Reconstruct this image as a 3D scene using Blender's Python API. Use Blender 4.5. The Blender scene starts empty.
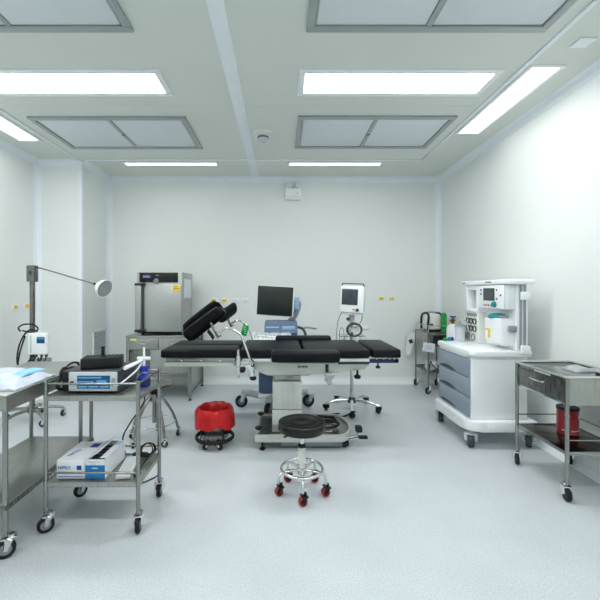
import bpy, bmesh, math, random
from math import pi, sin, cos, radians
from mathutils import Vector, Matrix, noise

random.seed(7)
V = Vector
COL = bpy.context.scene.collection

# ------------------------------------------------------------------ materials
def lin(c):
    c = c / 255.0
    return c / 12.92 if c <= 0.04045 else ((c + 0.055) / 1.055) ** 2.4

def rgb(r, g, b):
    return (lin(r), lin(g), lin(b), 1.0)

MATS = {}
def mat(name, col, rough=0.5, metal=0.0, var=0.06, scale=6.0, stretch=(1, 1, 1), bump=0.0, bscale=60.0,
        spec=0.5, coat=0.0, trans=0.0, alpha=1.0, rvar=0.0, ior=1.45):
    m = bpy.data.materials.new(name); m.use_nodes = True
    nt = m.node_tree; b = nt.nodes['Principled BSDF']
    tc = nt.nodes.new('ShaderNodeTexCoord'); mp = nt.nodes.new('ShaderNodeMapping')
    mp.inputs['Scale'].default_value = stretch
    nt.links.new(tc.outputs['Object'], mp.inputs['Vector'])
    nz = nt.nodes.new('ShaderNodeTexNoise'); nz.inputs['Scale'].default_value = scale
    nz.inputs['Detail'].default_value = 4
    nt.links.new(mp.outputs['Vector'], nz.inputs['Vector'])
    rp = nt.nodes.new('ShaderNodeValToRGB')
    rp.color_ramp.elements[0].position = 0.3; rp.color_ramp.elements[1].position = 0.7
    rp.color_ramp.elements[0].color = tuple(max(0, c * (1 - var)) for c in col[:3]) + (1,)
    rp.color_ramp.elements[1].color = tuple(min(1, c * (1 + var)) for c in col[:3]) + (1,)
    nt.links.new(nz.outputs['Fac'], rp.inputs['Fac'])
    nt.links.new(rp.outputs['Color'], b.inputs['Base Color'])
    b.inputs['Roughness'].default_value = rough
    b.inputs['Metallic'].default_value = metal
    b.inputs['Specular IOR Level'].default_value = spec
    b.inputs['Coat Weight'].default_value = coat
    b.inputs['Transmission Weight'].default_value = trans
    b.inputs['Alpha'].default_value = alpha
    b.inputs['IOR'].default_value = ior
    if rvar:
        mr = nt.nodes.new('ShaderNodeMapRange')
        mr.inputs['To Min'].default_value = max(0.02, rough - rvar); mr.inputs['To Max'].default_value = rough + rvar
        nt.links.new(nz.outputs['Fac'], mr.inputs['Value']); nt.links.new(mr.outputs['Result'], b.inputs['Roughness'])
    if bump:
        n2 = nt.nodes.new('ShaderNodeTexNoise'); n2.inputs['Scale'].default_value = bscale
        nt.links.new(tc.outputs['Object'], n2.inputs['Vector'])
        bp = nt.nodes.new('ShaderNodeBump'); bp.inputs['Strength'].default_value = bump
        bp.inputs['Distance'].default_value = 0.01
        nt.links.new(n2.outputs['Fac'], bp.inputs['Height']); nt.links.new(bp.outputs['Normal'], b.inputs['Normal'])
    MATS[name] = m
    return m

def emit(name, col, strength):
    m = bpy.data.materials.new(name); m.use_nodes = True
    nt = m.node_tree; nt.nodes.clear()
    e = nt.nodes.new('ShaderNodeEmission'); o = nt.nodes.new('ShaderNodeOutputMaterial')
    e.inputs['Color'].default_value = col; e.inputs['Strength'].default_value = strength
    nt.links.new(e.outputs[0], o.inputs[0])
    MATS[name] = m
    return m

WALL = mat('wall_panel', rgb(230, 234, 232), 0.5, var=0.012, scale=1.5, spec=0.25)
CEIL = mat('ceiling_panel', rgb(217, 221, 215), 0.5, var=0.012, scale=1.5, spec=0.3)
TRIM = mat('trim_aluminium', rgb(232, 238, 243), 0.35, var=0.02)
COVE = mat('cove_vinyl', rgb(236, 241, 243), 0.35, var=0.01)
STEEL = mat('stainless_steel', rgb(152, 154, 149), 0.2, 1.0, var=0.07, scale=9, stretch=(1, 1, 14), rvar=0.07)
STEELH = mat('brushed_steel_sheet', rgb(166, 168, 163), 0.3, 0.85, var=0.06, scale=7, stretch=(14, 14, 1), rvar=0.08)
STEELD = mat('aged_steel', rgb(122, 124, 119), 0.28, 0.9, var=0.1, scale=8, stretch=(1, 8, 1), rvar=0.08)
STEELB = mat('dark_mirror_steel', rgb(88, 80, 76), 0.18, 1.0, var=0.15, scale=4, rvar=0.05)
CHROME = mat('chrome', rgb(222, 224, 224), 0.1, 1.0, var=0.03)
CREAM = mat('satin_steel_cover', rgb(200, 202, 196), 0.42, 0.55, var=0.03, scale=5, stretch=(1, 1, 10))
COLS = mat('column_steel', rgb(206, 208, 202), 0.34, 0.85, var=0.05, scale=4, stretch=(14, 14, 1), rvar=0.06)
OVENM = mat('textured_steel', rgb(176, 179, 176), 0.42, 0.75, var=0.04, scale=30, rvar=0.05)
VINYL = mat('black_vinyl', rgb(5, 8, 14), 0.45, var=0.12, scale=12, bump=0.12, bscale=180, spec=0.26)
VINYLS = mat('black_stool_vinyl', rgb(11, 12, 13), 0.27, var=0.15, scale=10, bump=0.12, bscale=60)
BLACK = mat('black_plastic', rgb(12, 13, 15), 0.4, var=0.15, scale=15)
RUBBER = mat('black_rubber', rgb(13, 14, 16), 0.6, var=0.15, scale=20)
DGREY = mat('dark_grey_plastic', rgb(54, 58, 64), 0.45, var=0.08)
MGREY = mat('mid_grey_plastic', rgb(138, 145, 152), 0.45, var=0.05)
WGREY = mat('wheel_grey', rgb(104, 112, 120), 0.5, var=0.05)
LGREY = mat('light_grey_plastic', rgb(196, 202, 206), 0.42, var=0.03)
WHITE = mat('white_enamel', rgb(238, 241, 243), 0.36, var=0.012)
WHITEP = mat('white_paper', rgb(222, 226, 230), 0.7, var=0.02, scale=14)
WRAP = mat('wrapping_film', rgb(196, 204, 216), 0.45, var=0.08, scale=22, bump=0.25, bscale=20)
OFFW = mat('off_white_plastic', rgb(226, 228, 222), 0.42, var=0.03)
DRAWER = mat('slate_blue_drawer', rgb(140, 153, 166), 0.4, var=0.03)
BLUEG = mat('blue_grey_plastic', rgb(86, 108, 138), 0.42, var=0.05)
LBLUE = mat('pale_blue_plastic', rgb(150, 178, 208), 0.4, var=0.06)
NAVY = mat('navy_plastic', rgb(24, 38, 84), 0.4, var=0.08)
RED = mat('red_plastic_film', rgb(184, 18, 23), 0.32, var=0.12, scale=14, bump=0.45, bscale=26)
REDC = mat('red_tin', rgb(150, 12, 22), 0.3, var=0.08, coat=0.3)
REDW = mat('red_wheel', rgb(150, 36, 36), 0.4, var=0.08)
BLUE = mat('blue_plastic', rgb(16, 44, 168), 0.3, var=0.08)
SKYB = mat('blue_paper', rgb(140, 200, 240), 0.6, var=0.12, scale=20)
CYANB = mat('blue_card', rgb(24, 120, 186), 0.5, var=0.04)
YELLOW = mat('yellow_plastic', rgb(240, 200, 30), 0.45, var=0.05)
LIME = mat('pale_yellow_label', rgb(226, 232, 130), 0.6, var=0.05)
GREEN = mat('green_plastic', rgb(18, 150, 66), 0.4, var=0.1)
TEAL = mat('teal_plastic', rgb(16, 130, 140), 0.35, var=0.1)
BRASS = mat('brass', rgb(150, 116, 66), 0.3, 1.0, var=0.1)
PANEL = mat('grey_air_panel', rgb(217, 223, 227), 0.5, var=0.012)
PFRAME = mat('grey_panel_frame', rgb(166, 173, 173), 0.45, 0.3, var=0.03)
SCREEN = mat('dark_screen', rgb(30, 37, 36), 0.3, var=0.06, spec=0.5)
SCREEN2 = mat('grey_lcd', rgb(62, 70, 76), 0.25, var=0.25, scale=18)
CLEAR = mat('clear_plastic', rgb(236, 240, 244), 0.12, var=0.01, alpha=0.38)
FILM = mat('crumpled_clear_film', rgb(214, 218, 224), 0.18, var=0.05, trans=0.55, bump=0.4, bscale=30)
GLASSG = mat('grey_glass', rgb(150, 160, 156), 0.2, var=0.08, scale=9, spec=0.6)
LENS = mat('frosted_glass', rgb(214, 220, 216), 0.25, var=0.03, spec=0.6)
BROWNP = mat('orange_plastic', rgb(206, 110, 50), 0.4, var=0.08)
INK = mat('dark_ink', rgb(52, 56, 62), 0.6, var=0.05)
INKB = mat('blue_ink', rgb(30, 62, 158), 0.55, var=0.05)
LAMP = emit('lamp_diffuser', (0.985, 1.0, 1.0, 1), 9.0)
LAMPS = emit('strip_diffuser', (0.985, 1.0, 1.0, 1), 1.9)
LCDB = emit('blue_lcd', (0.03, 0.16, 0.36, 1), 0.2)
LCDL = emit('blue_lcd_lines', (0.18, 0.5, 0.8, 1), 0.22)
LCDW = emit('white_lcd', (0.5, 0.6, 1.0, 1), 0.25)

def floor_material():
    m = bpy.data.materials.new('speckled_vinyl_floor'); m.use_nodes = True
    nt = m.node_tree; b = nt.nodes['Principled BSDF']
    tc = nt.nodes.new('ShaderNodeTexCoord')
    n1 = nt.nodes.new('ShaderNodeTexNoise'); n1.inputs['Scale'].default_value = 120; n1.inputs['Detail'].default_value = 5
    n2 = nt.nodes.new('ShaderNodeTexNoise'); n2.inputs['Scale'].default_value = 3.0; n2.inputs['Detail'].default_value = 3
    vo = nt.nodes.new('ShaderNodeTexVoronoi'); vo.inputs['Scale'].default_value = 170
    for n in (n1, n2, vo): nt.links.new(tc.outputs['Object'], n.inputs['Vector'])
    r1 = nt.nodes.new('ShaderNodeValToRGB')
    r1.color_ramp.elements[0].position = 0.3; r1.color_ramp.elements[0].color = rgb(184, 191, 196)
    r1.color_ramp.elements[1].position = 0.66; r1.color_ramp.elements[1].color = rgb(208, 214, 218)
    nt.links.new(n1.outputs['Fac'], r1.inputs['Fac'])
    r2 = nt.nodes.new('ShaderNodeValToRGB')
    r2.color_ramp.elements[0].position = 0.08; r2.color_ramp.elements[0].color = (0.66, 0.69, 0.72, 1)
    r2.color_ramp.elements[1].position = 0.2; r2.color_ramp.elements[1].color = (1, 1, 1, 1)
    nt.links.new(vo.outputs['Distance'], r2.inputs['Fac'])
    r3 = nt.nodes.new('ShaderNodeValToRGB')
    r3.color_ramp.elements[0].position = 0.35; r3.color_ramp.elements[0].color = (0.94, 0.945, 0.95, 1)
    r3.color_ramp.elements[1].position = 0.65; r3.color_ramp.elements[1].color = (1, 1, 1, 1)
    nt.links.new(n2.outputs['Fac'], r3.inputs['Fac'])
    a = nt.nodes.new('ShaderNodeMix'); a.data_type = 'RGBA'; a.blend_type = 'MULTIPLY'; a.inputs['Factor'].default_value = 1
    c = nt.nodes.new('ShaderNodeMix'); c.data_type = 'RGBA'; c.blend_type = 'MULTIPLY'; c.inputs['Factor'].default_value = 1
    nt.links.new(r1.outputs[0], a.inputs['A']); nt.links.new(r2.outputs[0], a.inputs['B'])
    nt.links.new(a.outputs['Result'], c.inputs['A']); nt.links.new(r3.outputs[0], c.inputs['B'])
    nt.links.new(c.outputs['Result'], b.inputs['Base Color'])
    b.inputs['Roughness'].default_value = 0.34; b.inputs['Specular IOR Level'].default_value = 0.45
    return m
FLOOR = floor_material()

# ------------------------------------------------------------------ mesh builder
def cr(pts, k=6, closed=False):
    """smooth curve through the points"""
    P = [V(p) for p in pts]; n = len(P); out = []
    rng = range(n if closed else n - 1)
    for i in rng:
        if closed: p0, p1, p2, p3 = P[i - 1], P[i], P[(i + 1) % n], P[(i + 2) % n]
        else: p0, p1, p2, p3 = P[max(i - 1, 0)], P[i], P[i + 1], P[min(i + 2, n - 1)]
        for j in range(k):
            t = j / k
            out.append(0.5 * ((2 * p1) + (p2 - p0) * t + (2 * p0 - 5 * p1 + 4 * p2 - p3) * t * t + (3 * p1 - p0 - 3 * p2 + p3) * t ** 3))
    if not closed: out.append(P[-1])
    return out

def circle(c, r, n=28, axis='z', a0=0.0, a1=2 * pi, closed=True):
    out = []
    for i in range(n if closed else n + 1):
        a = a0 + (a1 - a0) * i / n
        u, w = r * cos(a), r * sin(a)
        d = {'z': V((u, w, 0)), 'y': V((u, 0, w)), 'x': V((0, u, w))}[axis]
        out.append(V(c) + d)
    return out

class MB:
    def __init__(self): self.bm = bmesh.new()
    def box(self, a, b, bev=0.0, seg=2, M=None):
        bm = self.bm
        x0, y0, z0 = a; x1, y1, z1 = b
        vs = [bm.verts.new((x, y, z)) for x in (x0, x1) for y in (y0, y1) for z in (z0, z1)]
        F = [(0, 1, 3, 2), (4, 6, 7, 5), (0, 4, 5, 1), (2, 3, 7, 6), (0, 2, 6, 4), (1, 5, 7, 3)]
        fs = [bm.faces.new([vs[i] for i in f]) for f in F]
        allv = vs
        if bev > 0:
            es = list({e for f in fs for e in f.edges})
            r = bmesh.ops.bevel(bm, geom=es, offset=bev, segments=seg, profile=0.5, affect='EDGES', clamp_overlap=True)
            allv = list({v for f in r['faces'] for v in f.verts} | {v for v in vs if v.is_valid})
        if M is not None:
            for v in allv: v.co = M @ v.co
        return self
    def obox(self, c, size, M3, bev=0.0, seg=2):
        """box of the given size about c turned by the rotation M3"""
        h = V(size) / 2
        return self.box(-h, h, bev, seg, Matrix.Translation(V(c)) @ M3.to_4x4())
    def cyl(self, p0, p1, r0, r1=None, n=16):
        return self.tube([p0, p1], [r0, r0 if r1 is None else r1], n)
    def tube(self, pts, r, n=8, closed=False, lift=0.0):
        bm = self.bm; P = [V(p) + V((0, 0, lift)) for p in pts]; N = len(P)
        rr = r if isinstance(r, (list, tuple)) else [r] * N
        T = []
        for i in range(N):
            if closed: t = P[(i + 1) % N] - P[i - 1]
            elif i == 0: t = P[1] - P[0]
            elif i == N - 1: t = P[-1] - P[-2]
            else: t = (P[i + 1] - P[i]).normalized() + (P[i] - P[i - 1]).normalized()
            T.append(t.normalized() if t.length > 1e-9 else V((0, 0, 1)))
        up = V((0, 0, 1)) if abs(T[0].z) < 0.9 else V((1, 0, 0))
        nrm = (up - T[0] * up.dot(T[0])).normalized()
        rings = []
        for i in range(N):
            nrm = nrm - T[i] * nrm.dot(T[i])
            nrm = nrm.normalized() if nrm.length > 1e-6 else T[i].orthogonal().normalized()
            bi = T[i].cross(nrm)
            rings.append([bm.verts.new(P[i] + (nrm * cos(2 * pi * k / n) + bi * sin(2 * pi * k / n)) * rr[i]) for k in range(n)])
        for i in range(N if closed else N - 1):
            A, B = rings[i], rings[(i + 1) % N]
            for k in range(n): bm.faces.new((A[k], A[(k + 1) % n], B[(k + 1) % n], B[k]))
        if not closed:
            bm.faces.new(rings[0][::-1]); bm.faces.new(rings[-1])
        return self
    def lathe(self, prof, c=(0, 0, 0), n=28, M=None, fn=None):
        """profile of (radius, height) turned about z through c, or about M's z"""
        bm = self.bm; MM = M if M is not None else Matrix.Translation(V(c))
        rings = []
        for j, (r, z) in enumerate(prof):
            if r < 1e-6: rings.append([bm.verts.new(MM @ V((0, 0, z)))]); continue
            ring = []
            for k in range(n):
                a = 2 * pi * k / n
                q = (r, z) if fn is None else fn(r, z, a, j)
                ring.append(bm.verts.new(MM @ V((q[0] * cos(a), q[0] * sin(a), q[1]))))
            rings.append(ring)
        for A, B in zip(rings, rings[1:]):
            if len(A) == 1 and len(B) == 1: continue
            for k in range(n):
                if len(A) == 1: bm.faces.new((A[0], B[(k + 1) % n], B[k]))
                elif len(B) == 1: bm.faces.new((A[k], A[(k + 1) % n], B[0]))
                else: bm.faces.new((A[k], A[(k + 1) % n], B[(k + 1) % n], B[k]))
        return self
    def prism(self, poly, axis, a, b, bev=0.0, seg=2):
        """polygon in the plane across the axis, pulled from a to b"""
        bm = self.bm
        def pt(u, w, t): return {'x': V((t, u, w)), 'y': V((u, t, w)), 'z': V((u, w, t))}[axis]
        A = [bm.verts.new(pt(u, w, a)) for u, w in poly]; B = [bm.verts.new(pt(u, w, b)) for u, w in poly]
        n = len(poly)
        fs = [bm.faces.new(A[::-1]), bm.faces.new(B)]
        for i in range(n): fs.append(bm.faces.new((A[i], A[(i + 1) % n], B[(i + 1) % n], B[i])))
        if bev > 0:
            es = list({e for f in fs[:2] for e in f.edges})
            bmesh.ops.bevel(bm, geom=es, offset=bev, segments=seg, profile=0.5, affect='EDGES', clamp_overlap=True)
        return self
    def ball(self, c, r, s=(1, 1, 1), u=16, v=10):
        M = Matrix.Translation(V(c)) @ Matrix.Diagonal((r * s[0], r * s[1], r * s[2], 1))
        bmesh.ops.create_uvsphere(self.bm, u_segments=u, v_segments=v, radius=1.0, matrix=M)
        return self
    def pillow(self, a, b, z, h, nx=18, ny=14, p=4, wob=0.006, seed=0.0, skirt=0.0):
        """a soft flat pack filling the rectangle a-b from height z"""
        bm = self.bm
        def grid(top):
            G = []
            for i in range(nx + 1):
                row = []
                for j in range(ny + 1):
                    u, w = i / nx * 2 - 1, j / ny * 2 - 1
                    f = (1 - abs(u) ** p) * (1 - abs(w) ** p)
                    x = a[0] + (b[0] - a[0]) * i / nx; y = a[1] + (b[1] - a[1]) * j / ny
                    q = noise.noise(V((x * 14 + seed, y * 14, seed)))
                    ex = 1 - f
                    zz = z + h * (0.12 + 0.88 * f) + q * wob if top else z
                    row.append(bm.verts.new((x + ex * q * wob, y + ex * q * wob, max(zz, z + 0.0012) if top else z)))
                G.append(row)
            return G
        T, B = grid(True), grid(False)
        for i in range(nx):
            for j in range(ny):
                bm.faces.new((T[i][j], T[i + 1][j], T[i + 1][j + 1], T[i][j + 1]))
                bm.faces.new((B[i][j], B[i][j + 1], B[i + 1][j + 1], B[i + 1][j]))
        for i in range(nx):
            bm.faces.new((B[i][0], B[i + 1][0], T[i + 1][0], T[i][0])); bm.faces.new((T[i][ny], T[i + 1][ny], B[i + 1][ny], B[i][ny]))
        for j in range(ny):
            bm.faces.new((T[0][j], T[0][j + 1], B[0][j + 1], B[0][j])); bm.faces.new((B[nx][j], B[nx][j + 1], T[nx][j + 1], T[nx][j]))
        return self
    def sheet(self, fn, nu, nv, th=0.0015):
        """thin bent sheet: fn(u, v) gives the point; real thickness along its normal"""
        bm = self.bm
        P = [[V(fn(i / nu, j / nv)) for j in range(nv + 1)] for i in range(nu + 1)]
        def nn(i, j):
            a = P[min(i + 1, nu)][j] - P[max(i - 1, 0)][j]; b = P[i][min(j + 1, nv)] - P[i][max(j - 1, 0)]
            c = a.cross(b); return c.normalized() if c.length > 1e-9 else V((0, 0, 1))
        A = [[bm.verts.new(P[i][j]) for j in range(nv + 1)] for i in range(nu + 1)]
        B = [[bm.verts.new(P[i][j] - nn(i, j) * th) for j in range(nv + 1)] for i in range(nu + 1)]
        for i in range(nu):
            for j in range(nv):
                bm.faces.new((A[i][j], A[i + 1][j], A[i + 1][j + 1], A[i][j + 1]))
                bm.faces.new((B[i][j], B[i][j + 1], B[i + 1][j + 1], B[i + 1][j]))
        for i in range(nu):
            bm.faces.new((A[i + 1][0], A[i][0], B[i][0], B[i + 1][0])); bm.faces.new((A[i][nv], A[i + 1][nv], B[i + 1][nv], B[i][nv]))
        for j in range(nv):
            bm.faces.new((A[0][j], A[0][j + 1], B[0][j + 1], B[0][j])); bm.faces.new((A[nu][j + 1], A[nu][j], B[nu][j], B[nu][j + 1]))
        return self
    def build(self, name, m, parent=None, label=None, angle=38):
        bm = self.bm
        bmesh.ops.recalc_face_normals(bm, faces=bm.faces[:])
        off = V((0, 0, 0)); p = parent
        while p is not None: off += p.location; p = p.parent
        if off.length: bmesh.ops.translate(bm, verts=bm.verts[:], vec=-off)
        me = bpy.data.meshes.new(name); bm.to_mesh(me); bm.free()
        for pl in me.polygons: pl.use_smooth = True
        me.set_sharp_from_angle(angle=radians(angle))
        me.materials.append(m)
        o = bpy.data.objects.new(name, me); COL.objects.link(o)
        if parent is not None: o.parent = parent
        if label: o['label'] = label
        return o

def box(a, b, name, m, parent=None, bev=0.0, label=None, seg=2):
    return MB().box(a, b, bev, seg).build(name, m, parent, label)

def tag(o, label, cat, group=None, kind=None):
    o['label'] = label; o['category'] = cat
    if group: o['group'] = group
    if kind: o['kind'] = kind
    return o

def thing(name, loc, label, cat, group=None):
    o = bpy.data.objects.new(name, None); COL.objects.link(o)
    o.location = loc; o.empty_display_size = 0.1
    return tag(o, label, cat, group)

def single(mb, name, m, loc, label, cat, group=None):
    """a thing that is one mesh, its origin at its base"""
    bmesh.ops.translate(mb.bm, verts=mb.bm.verts[:], vec=-V(loc))
    o = mb.build(name, m); o.location = loc
    return tag(o, label, cat, group)

def dup(root, loc, label=None, rotz=None, scale=None):
    r = root.copy(); COL.objects.link(r); r.location = loc
    if label: r['label'] = label
    if rotz is not None: r.rotation_euler.z = rotz
    if scale is not None: r.scale = scale
    for ch in list(root.children):
        c = ch.copy(); COL.objects.link(c); c.parent = r
        for g in list(ch.children):
            d = g.copy(); COL.objects.link(d); d.parent = c
    return r

def struct(mb, name, m):
    o = mb.build(name, m); o['kind'] = 'structure'; return o

def lettering(name, body, size, loc, rot, m, parent):
    cu = bpy.data.curves.new(name, 'FONT'); cu.body = body; cu.size = size; cu.extrude = 0.0006
    cu.align_x = 'CENTER'; cu.align_y = 'CENTER'; cu.materials.append(m)
    tmp = bpy.data.objects.new(name, cu); me = bpy.data.meshes.new_from_object(tmp)
    bpy.data.objects.remove(tmp)
    o = bpy.data.objects.new(name, me); COL.objects.link(o)
    off = V((0, 0, 0)); p = parent
    while p is not None: off += p.location; p = p.parent
    o.parent = parent; o.location = V(loc) - off; o.rotation_euler = rot
    return o

def caster(parent, x, y, r, w, ang, fork_m=CHROME, tyre_m=RUBBER, hub_m=MGREY, top=None, twin=False):
    """swivel caster standing on the floor at (x, y), wheel rolling along the direction ang"""
    d = V((cos(ang), sin(ang), 0)); s = V((-sin(ang), cos(ang), 0))
    c = V((x, y, r)); top = top if top is not None else r * 2.55
    tr = d * (-r * 0.55)                       # stem stands a little ahead of the axle
    f = MB()
    R = Matrix((d, s, V((0, 0, 1)))).transposed()
    f.cyl(c - tr + V((0, 0, r * 1.15)), V((c - tr).to_tuple()[:2] + (top,)), r * 0.34, n=12)
    f.obox(c - tr * 0.6 + V((0, 0, r * 1.16)), (r * 1.5, w * 1.75, r * 0.22), R, r * 0.08)
    for q in (-1, 1):
        f.tube([c - tr * 0.7 + s * (q * w * 0.78) + V((0, 0, r * 1.15)), c + s * (q * w * 0.78)], [r * 0.42, r * 0.26], 8)
    fo = f.build('caster', fork_m, parent)
    Mx = Matrix.Translation(c) @ Matrix((s.cross(V((0, 0, 1))) * -1, V((0, 0, 1)), s)).transposed().to_4x4()
    t = MB()
    h = w / 2
    t.lathe([(r * .62, -h), (r * .9, -h), (r, -h * .6), (r, h * .6), (r * .9, h), (r * .62, h), (r * .62, -h)], M=Mx, n=24)
    wo = t.build('wheel', tyre_m, fo)
    hb = MB()
    hb.lathe([(0, -h * 1.04), (r * .3, -h * 1.04), (r * .34, -h * .8), (r * .64, -h * .8), (r * .64, h * .8), (r * .34, h * .8), (r * .3, h * 1.04), (0, h * 1.04)], M=Mx, n=20)
    hb.build('wheel_hub', hub_m, fo)
    return fo

# ------------------------------------------------------------------ the room
XL, XR, YB, YF, H = -3.3, 2.48, 5.77, -1.3, 3.2
PX, PY = -2.69, 5.0                             # boxed-out corner at the back left
struct(MB().box((XL - .1, YF - .1, -.1), (XR + .1, YB + .1, 0)), 'floor', FLOOR)
struct(MB().box((XL - .1, YF - .1, H), (XR + .1, YB + .1, H + .1)), 'ceiling', CEIL)
struct(MB().box((XL - .1, YB, 0), (XR + .1, YB + .1, H)), 'wall_back', WALL)
struct(MB().box((XL - .1, YF - .1, 0), (XR + .1, YF, H)), 'wall_front', WALL)
struct(MB().box((XL - .1, YF, 0), (XL, YB, H)), 'wall_left', WALL)
struct(MB().box((XR, YF, 0), (XR + .1, YB, H)), 'wall_right', WALL)
struct(MB().box((XL, PY, 0), (PX, YB, H)), 'wall_corner_box', WALL)

def cove_profile(s, r, k=8):
    """hollow quarter-round along a wall: (distance from wall, height)"""
    return [(0, 0), (r * 1.15, 0)] + [(r - r * sin(i / k * pi / 2) + .004, r - r * cos(i / k * pi / 2) + .004) for i in range(k + 1)] + [(0, r * 1.15)]
cp = cove_profile(1, .085)
struct(MB().prism([(YB - d, z) for d, z in cp], 'x', PX, XR), 'baseboard_back', COVE)
struct(MB().prism([(XR - d, z) for d, z in cp], 'y', YF, YB), 'baseboard_right', COVE)
struct(MB().prism([(XL + d, z) for d, z in cp], 'y', YF, PY), 'baseboard_left', COVE)
struct(MB().prism([(PX + d, z) for d, z in cp], 'y', PY, YB), 'baseboard_corner_box_side', COVE)
struct(MB().prism([(PY - d, z) for d, z in cp], 'x', XL, PX), 'baseboard_corner_box_front', COVE)
tp = cove_profile(1, .062)
n = [0]
def trim(mb):
    n[0] += 1; return struct(mb, 'trim_%d' % n[0], TRIM)
trim(MB().prism([(YB - d, H - z) for d, z in tp], 'x', PX, XR))
trim(MB().prism([(XR - d, H - z) for d, z in tp], 'y', YF, YB))
trim(MB().prism([(XL + d, H - z) for d, z in tp], 'y', YF, PY))
trim(MB().prism([(PX + d, H - z) for d, z in tp], 'y', PY, YB))
trim(MB().prism([(PY - d, H - z) for d, z in tp], 'x', XL, PX))
vp = cove_profile(1, .06)
trim(MB().prism([(XR - d, YB - e) for d, e in vp], 'z', 0, H))
trim(MB().prism([(PX + d, YB - e) for d, e in vp], 'z', 0, H))
trim(MB().prism([(XL + d, PY - e) for d, e in vp], 'z', 0, H))
trim(MB().prism([(PX - .05, PY - .006), (PX + .006, PY - .006), (PX + .006, PY + .05), (PX, PY + .05), (PX, PY), (PX - .05, PY)], 'z', 0, H))
trim(MB().box((-.455, YF, H - .006), (-.345, YB, H), .002))                       # strip along the ceiling
trim(MB().box((1.885, YF, H - .012), (1.92, 4.985, H), .003))                      # border of the middle field
trim(MB().box((-2.74, YF, H - .012), (-2.705, 4.985, H), .003))
trim(MB().box((-2.74, 4.95, H - .012), (1.92, 4.985, H), .003))
for y in (1.36, 3.50):                                                             # joints between ceiling panels
    struct(MB().box((-2.70, y, H - .0025), (-.46, y + .006, H)), 'trim_joint_%d' % n[0], CEIL); n[0] += 1
    struct(MB().box((-.34, y, H - .0025), (1.88, y + .006, H)), 'trim_joint_%d' % n[0], CEIL); n[0] += 1

# ------------------------------------------------------------------ ceiling lights
def light(w, d, loc, label, group, cat='ceiling light', m=.055, glow=None):
    t = thing('ceiling_light', loc, label, cat, group)
    x, y, z = loc
    f = MB()
    for a, b in (((-w / 2 - m, -d / 2 - m), (w / 2 + m, -d / 2)), ((-w / 2 - m, d / 2), (w / 2 + m, d / 2 + m)),
                 ((-w / 2 - m, -d / 2), (-w / 2, d / 2)), ((w / 2, -d / 2), (w / 2 + m, d / 2))):
        f.box((x + a[0], y + a[1], z - .012), (x + b[0], y + b[1], z), .003)
    f.build('light_frame', WHITE, t)
    MB().box((x - w / 2, y - d / 2, z - .007), (x + w / 2, y + d / 2, z - .001)).build('diffuser', glow or LAMP, t, 'glowing white diffuser')
    return t
G1 = 'wide ceiling light panels'
la = light(1.52, .29, (.96, 3.125, H), 'wide glowing light panel in the ceiling right of the central strip', G1)
dup(la, (-1.78, 3.125, H), 'wide glowing light panel in the ceiling left of the central strip')
dup(la, (.96, .75, H), 'wide light panel in the ceiling above the camera, right of the strip')
dup(la, (-1.78, .75, H), 'wide light panel in the ceiling above the camera, left of the strip')
G2 = 'narrow strip lights along the ceiling border'
s1 = light(1.25, .09, (.745, 5.12, H), 'thin strip light near the back wall, right of the central strip', G2, m=.02, glow=LAMPS)
dup(s1, (-1.52, 5.12, H), 'thin strip light near the back wall, left of the central strip')
s2 = light(.215, 1.21, (2.08, 3.505, H), 'long strip light along the ceiling beside the right wall', G2, m=.03, glow=LAMPS)
dup(s2, (-2.93, 3.70, H), 'strip light along the ceiling beside the left wall')

# ------------------------------------------------------------------ ceiling air panels
def air_panel(loc, label):
    t = thing('ceiling_air_panel', loc, label, 'ceiling panel', 'framed double air panels in the ceiling')
    x, y, z = loc; w, d = 1.605, .83; k = .055
    f = MB()
    for a, b in (((-w / 2, -d / 2), (w / 2, -d / 2 + k)), ((-w / 2, d / 2 - k), (w / 2, d / 2)), ((-w / 2, -d / 2 + k), (-w / 2 + k, d / 2 - k)), ((w / 2 - k, -d / 2 + k), (w / 2, d / 2 - k))):
        f.box((x + a[0], y + a[1], z - .022), (x + b[0], y + b[1], z), .007)
    f.build('panel_frame', PFRAME, t)
    MB().box((x - .018, y - d / 2 + k, z - .016), (x + .018, y + d / 2 - k, z), .004).build('divider', PFRAME, t)
    for q in (-1, 1):
        x0, x1 = sorted((x + q * .024, x + q * (w / 2 - k - .008)))
        MB().box((x0, y - d / 2 + k + .008, z - .011), (x1, y + d / 2 - k - .008, z - .001), .003).build('air_face', PANEL, t)
    MB().cyl((x, y, z - .022), (x, y, z - .014), .012, n=12).build('latch', BLACK, t)
    return t
ap = air_panel((.972, 4.125, H), 'grey framed double panel in the ceiling, back right')
dup(ap, (-1.765, 4.14, H), 'grey framed double panel in the ceiling, back left')
dup(ap, (.972, 2.075, H), 'grey framed double panel in the ceiling, cut by the top edge, right')
dup(ap, (-1.79, 2.075, H), 'grey framed double panel in the ceiling, cut by the top edge, left')

t = thing('smoke_detector', (-.2, 4.15, H), 'round white smoke detector on the ceiling beside the central strip', 'smoke detector')
MB().lathe([(0, -.026), (.07, -.026), (.112, -.02), (.12, 0), (0, 0)], (-.2, 4.15, H), 28).build('base_plate', OFFW, t)
MB().lathe([(0, -.09), (.036, -.088), (.055, -.066), (.062, -.0262), (0, -.0262)], (-.2, 4.15, H), 24).build('sensor', LGREY, t)
MB().lathe([(.058, -.052), (.062, -.051), (.064, -.04), (.06, -.039)], (-.2, 4.15, H), 24).build('sensor_slots', DGREY, t)
single(MB().box((2.07, 2.56, H - .012), (2.19, 2.66, H), .003), 'ceiling_plate', WHITE, (2.13, 2.61, H), 'small white square plate in the ceiling at the upper right', 'ceiling plate')

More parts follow.
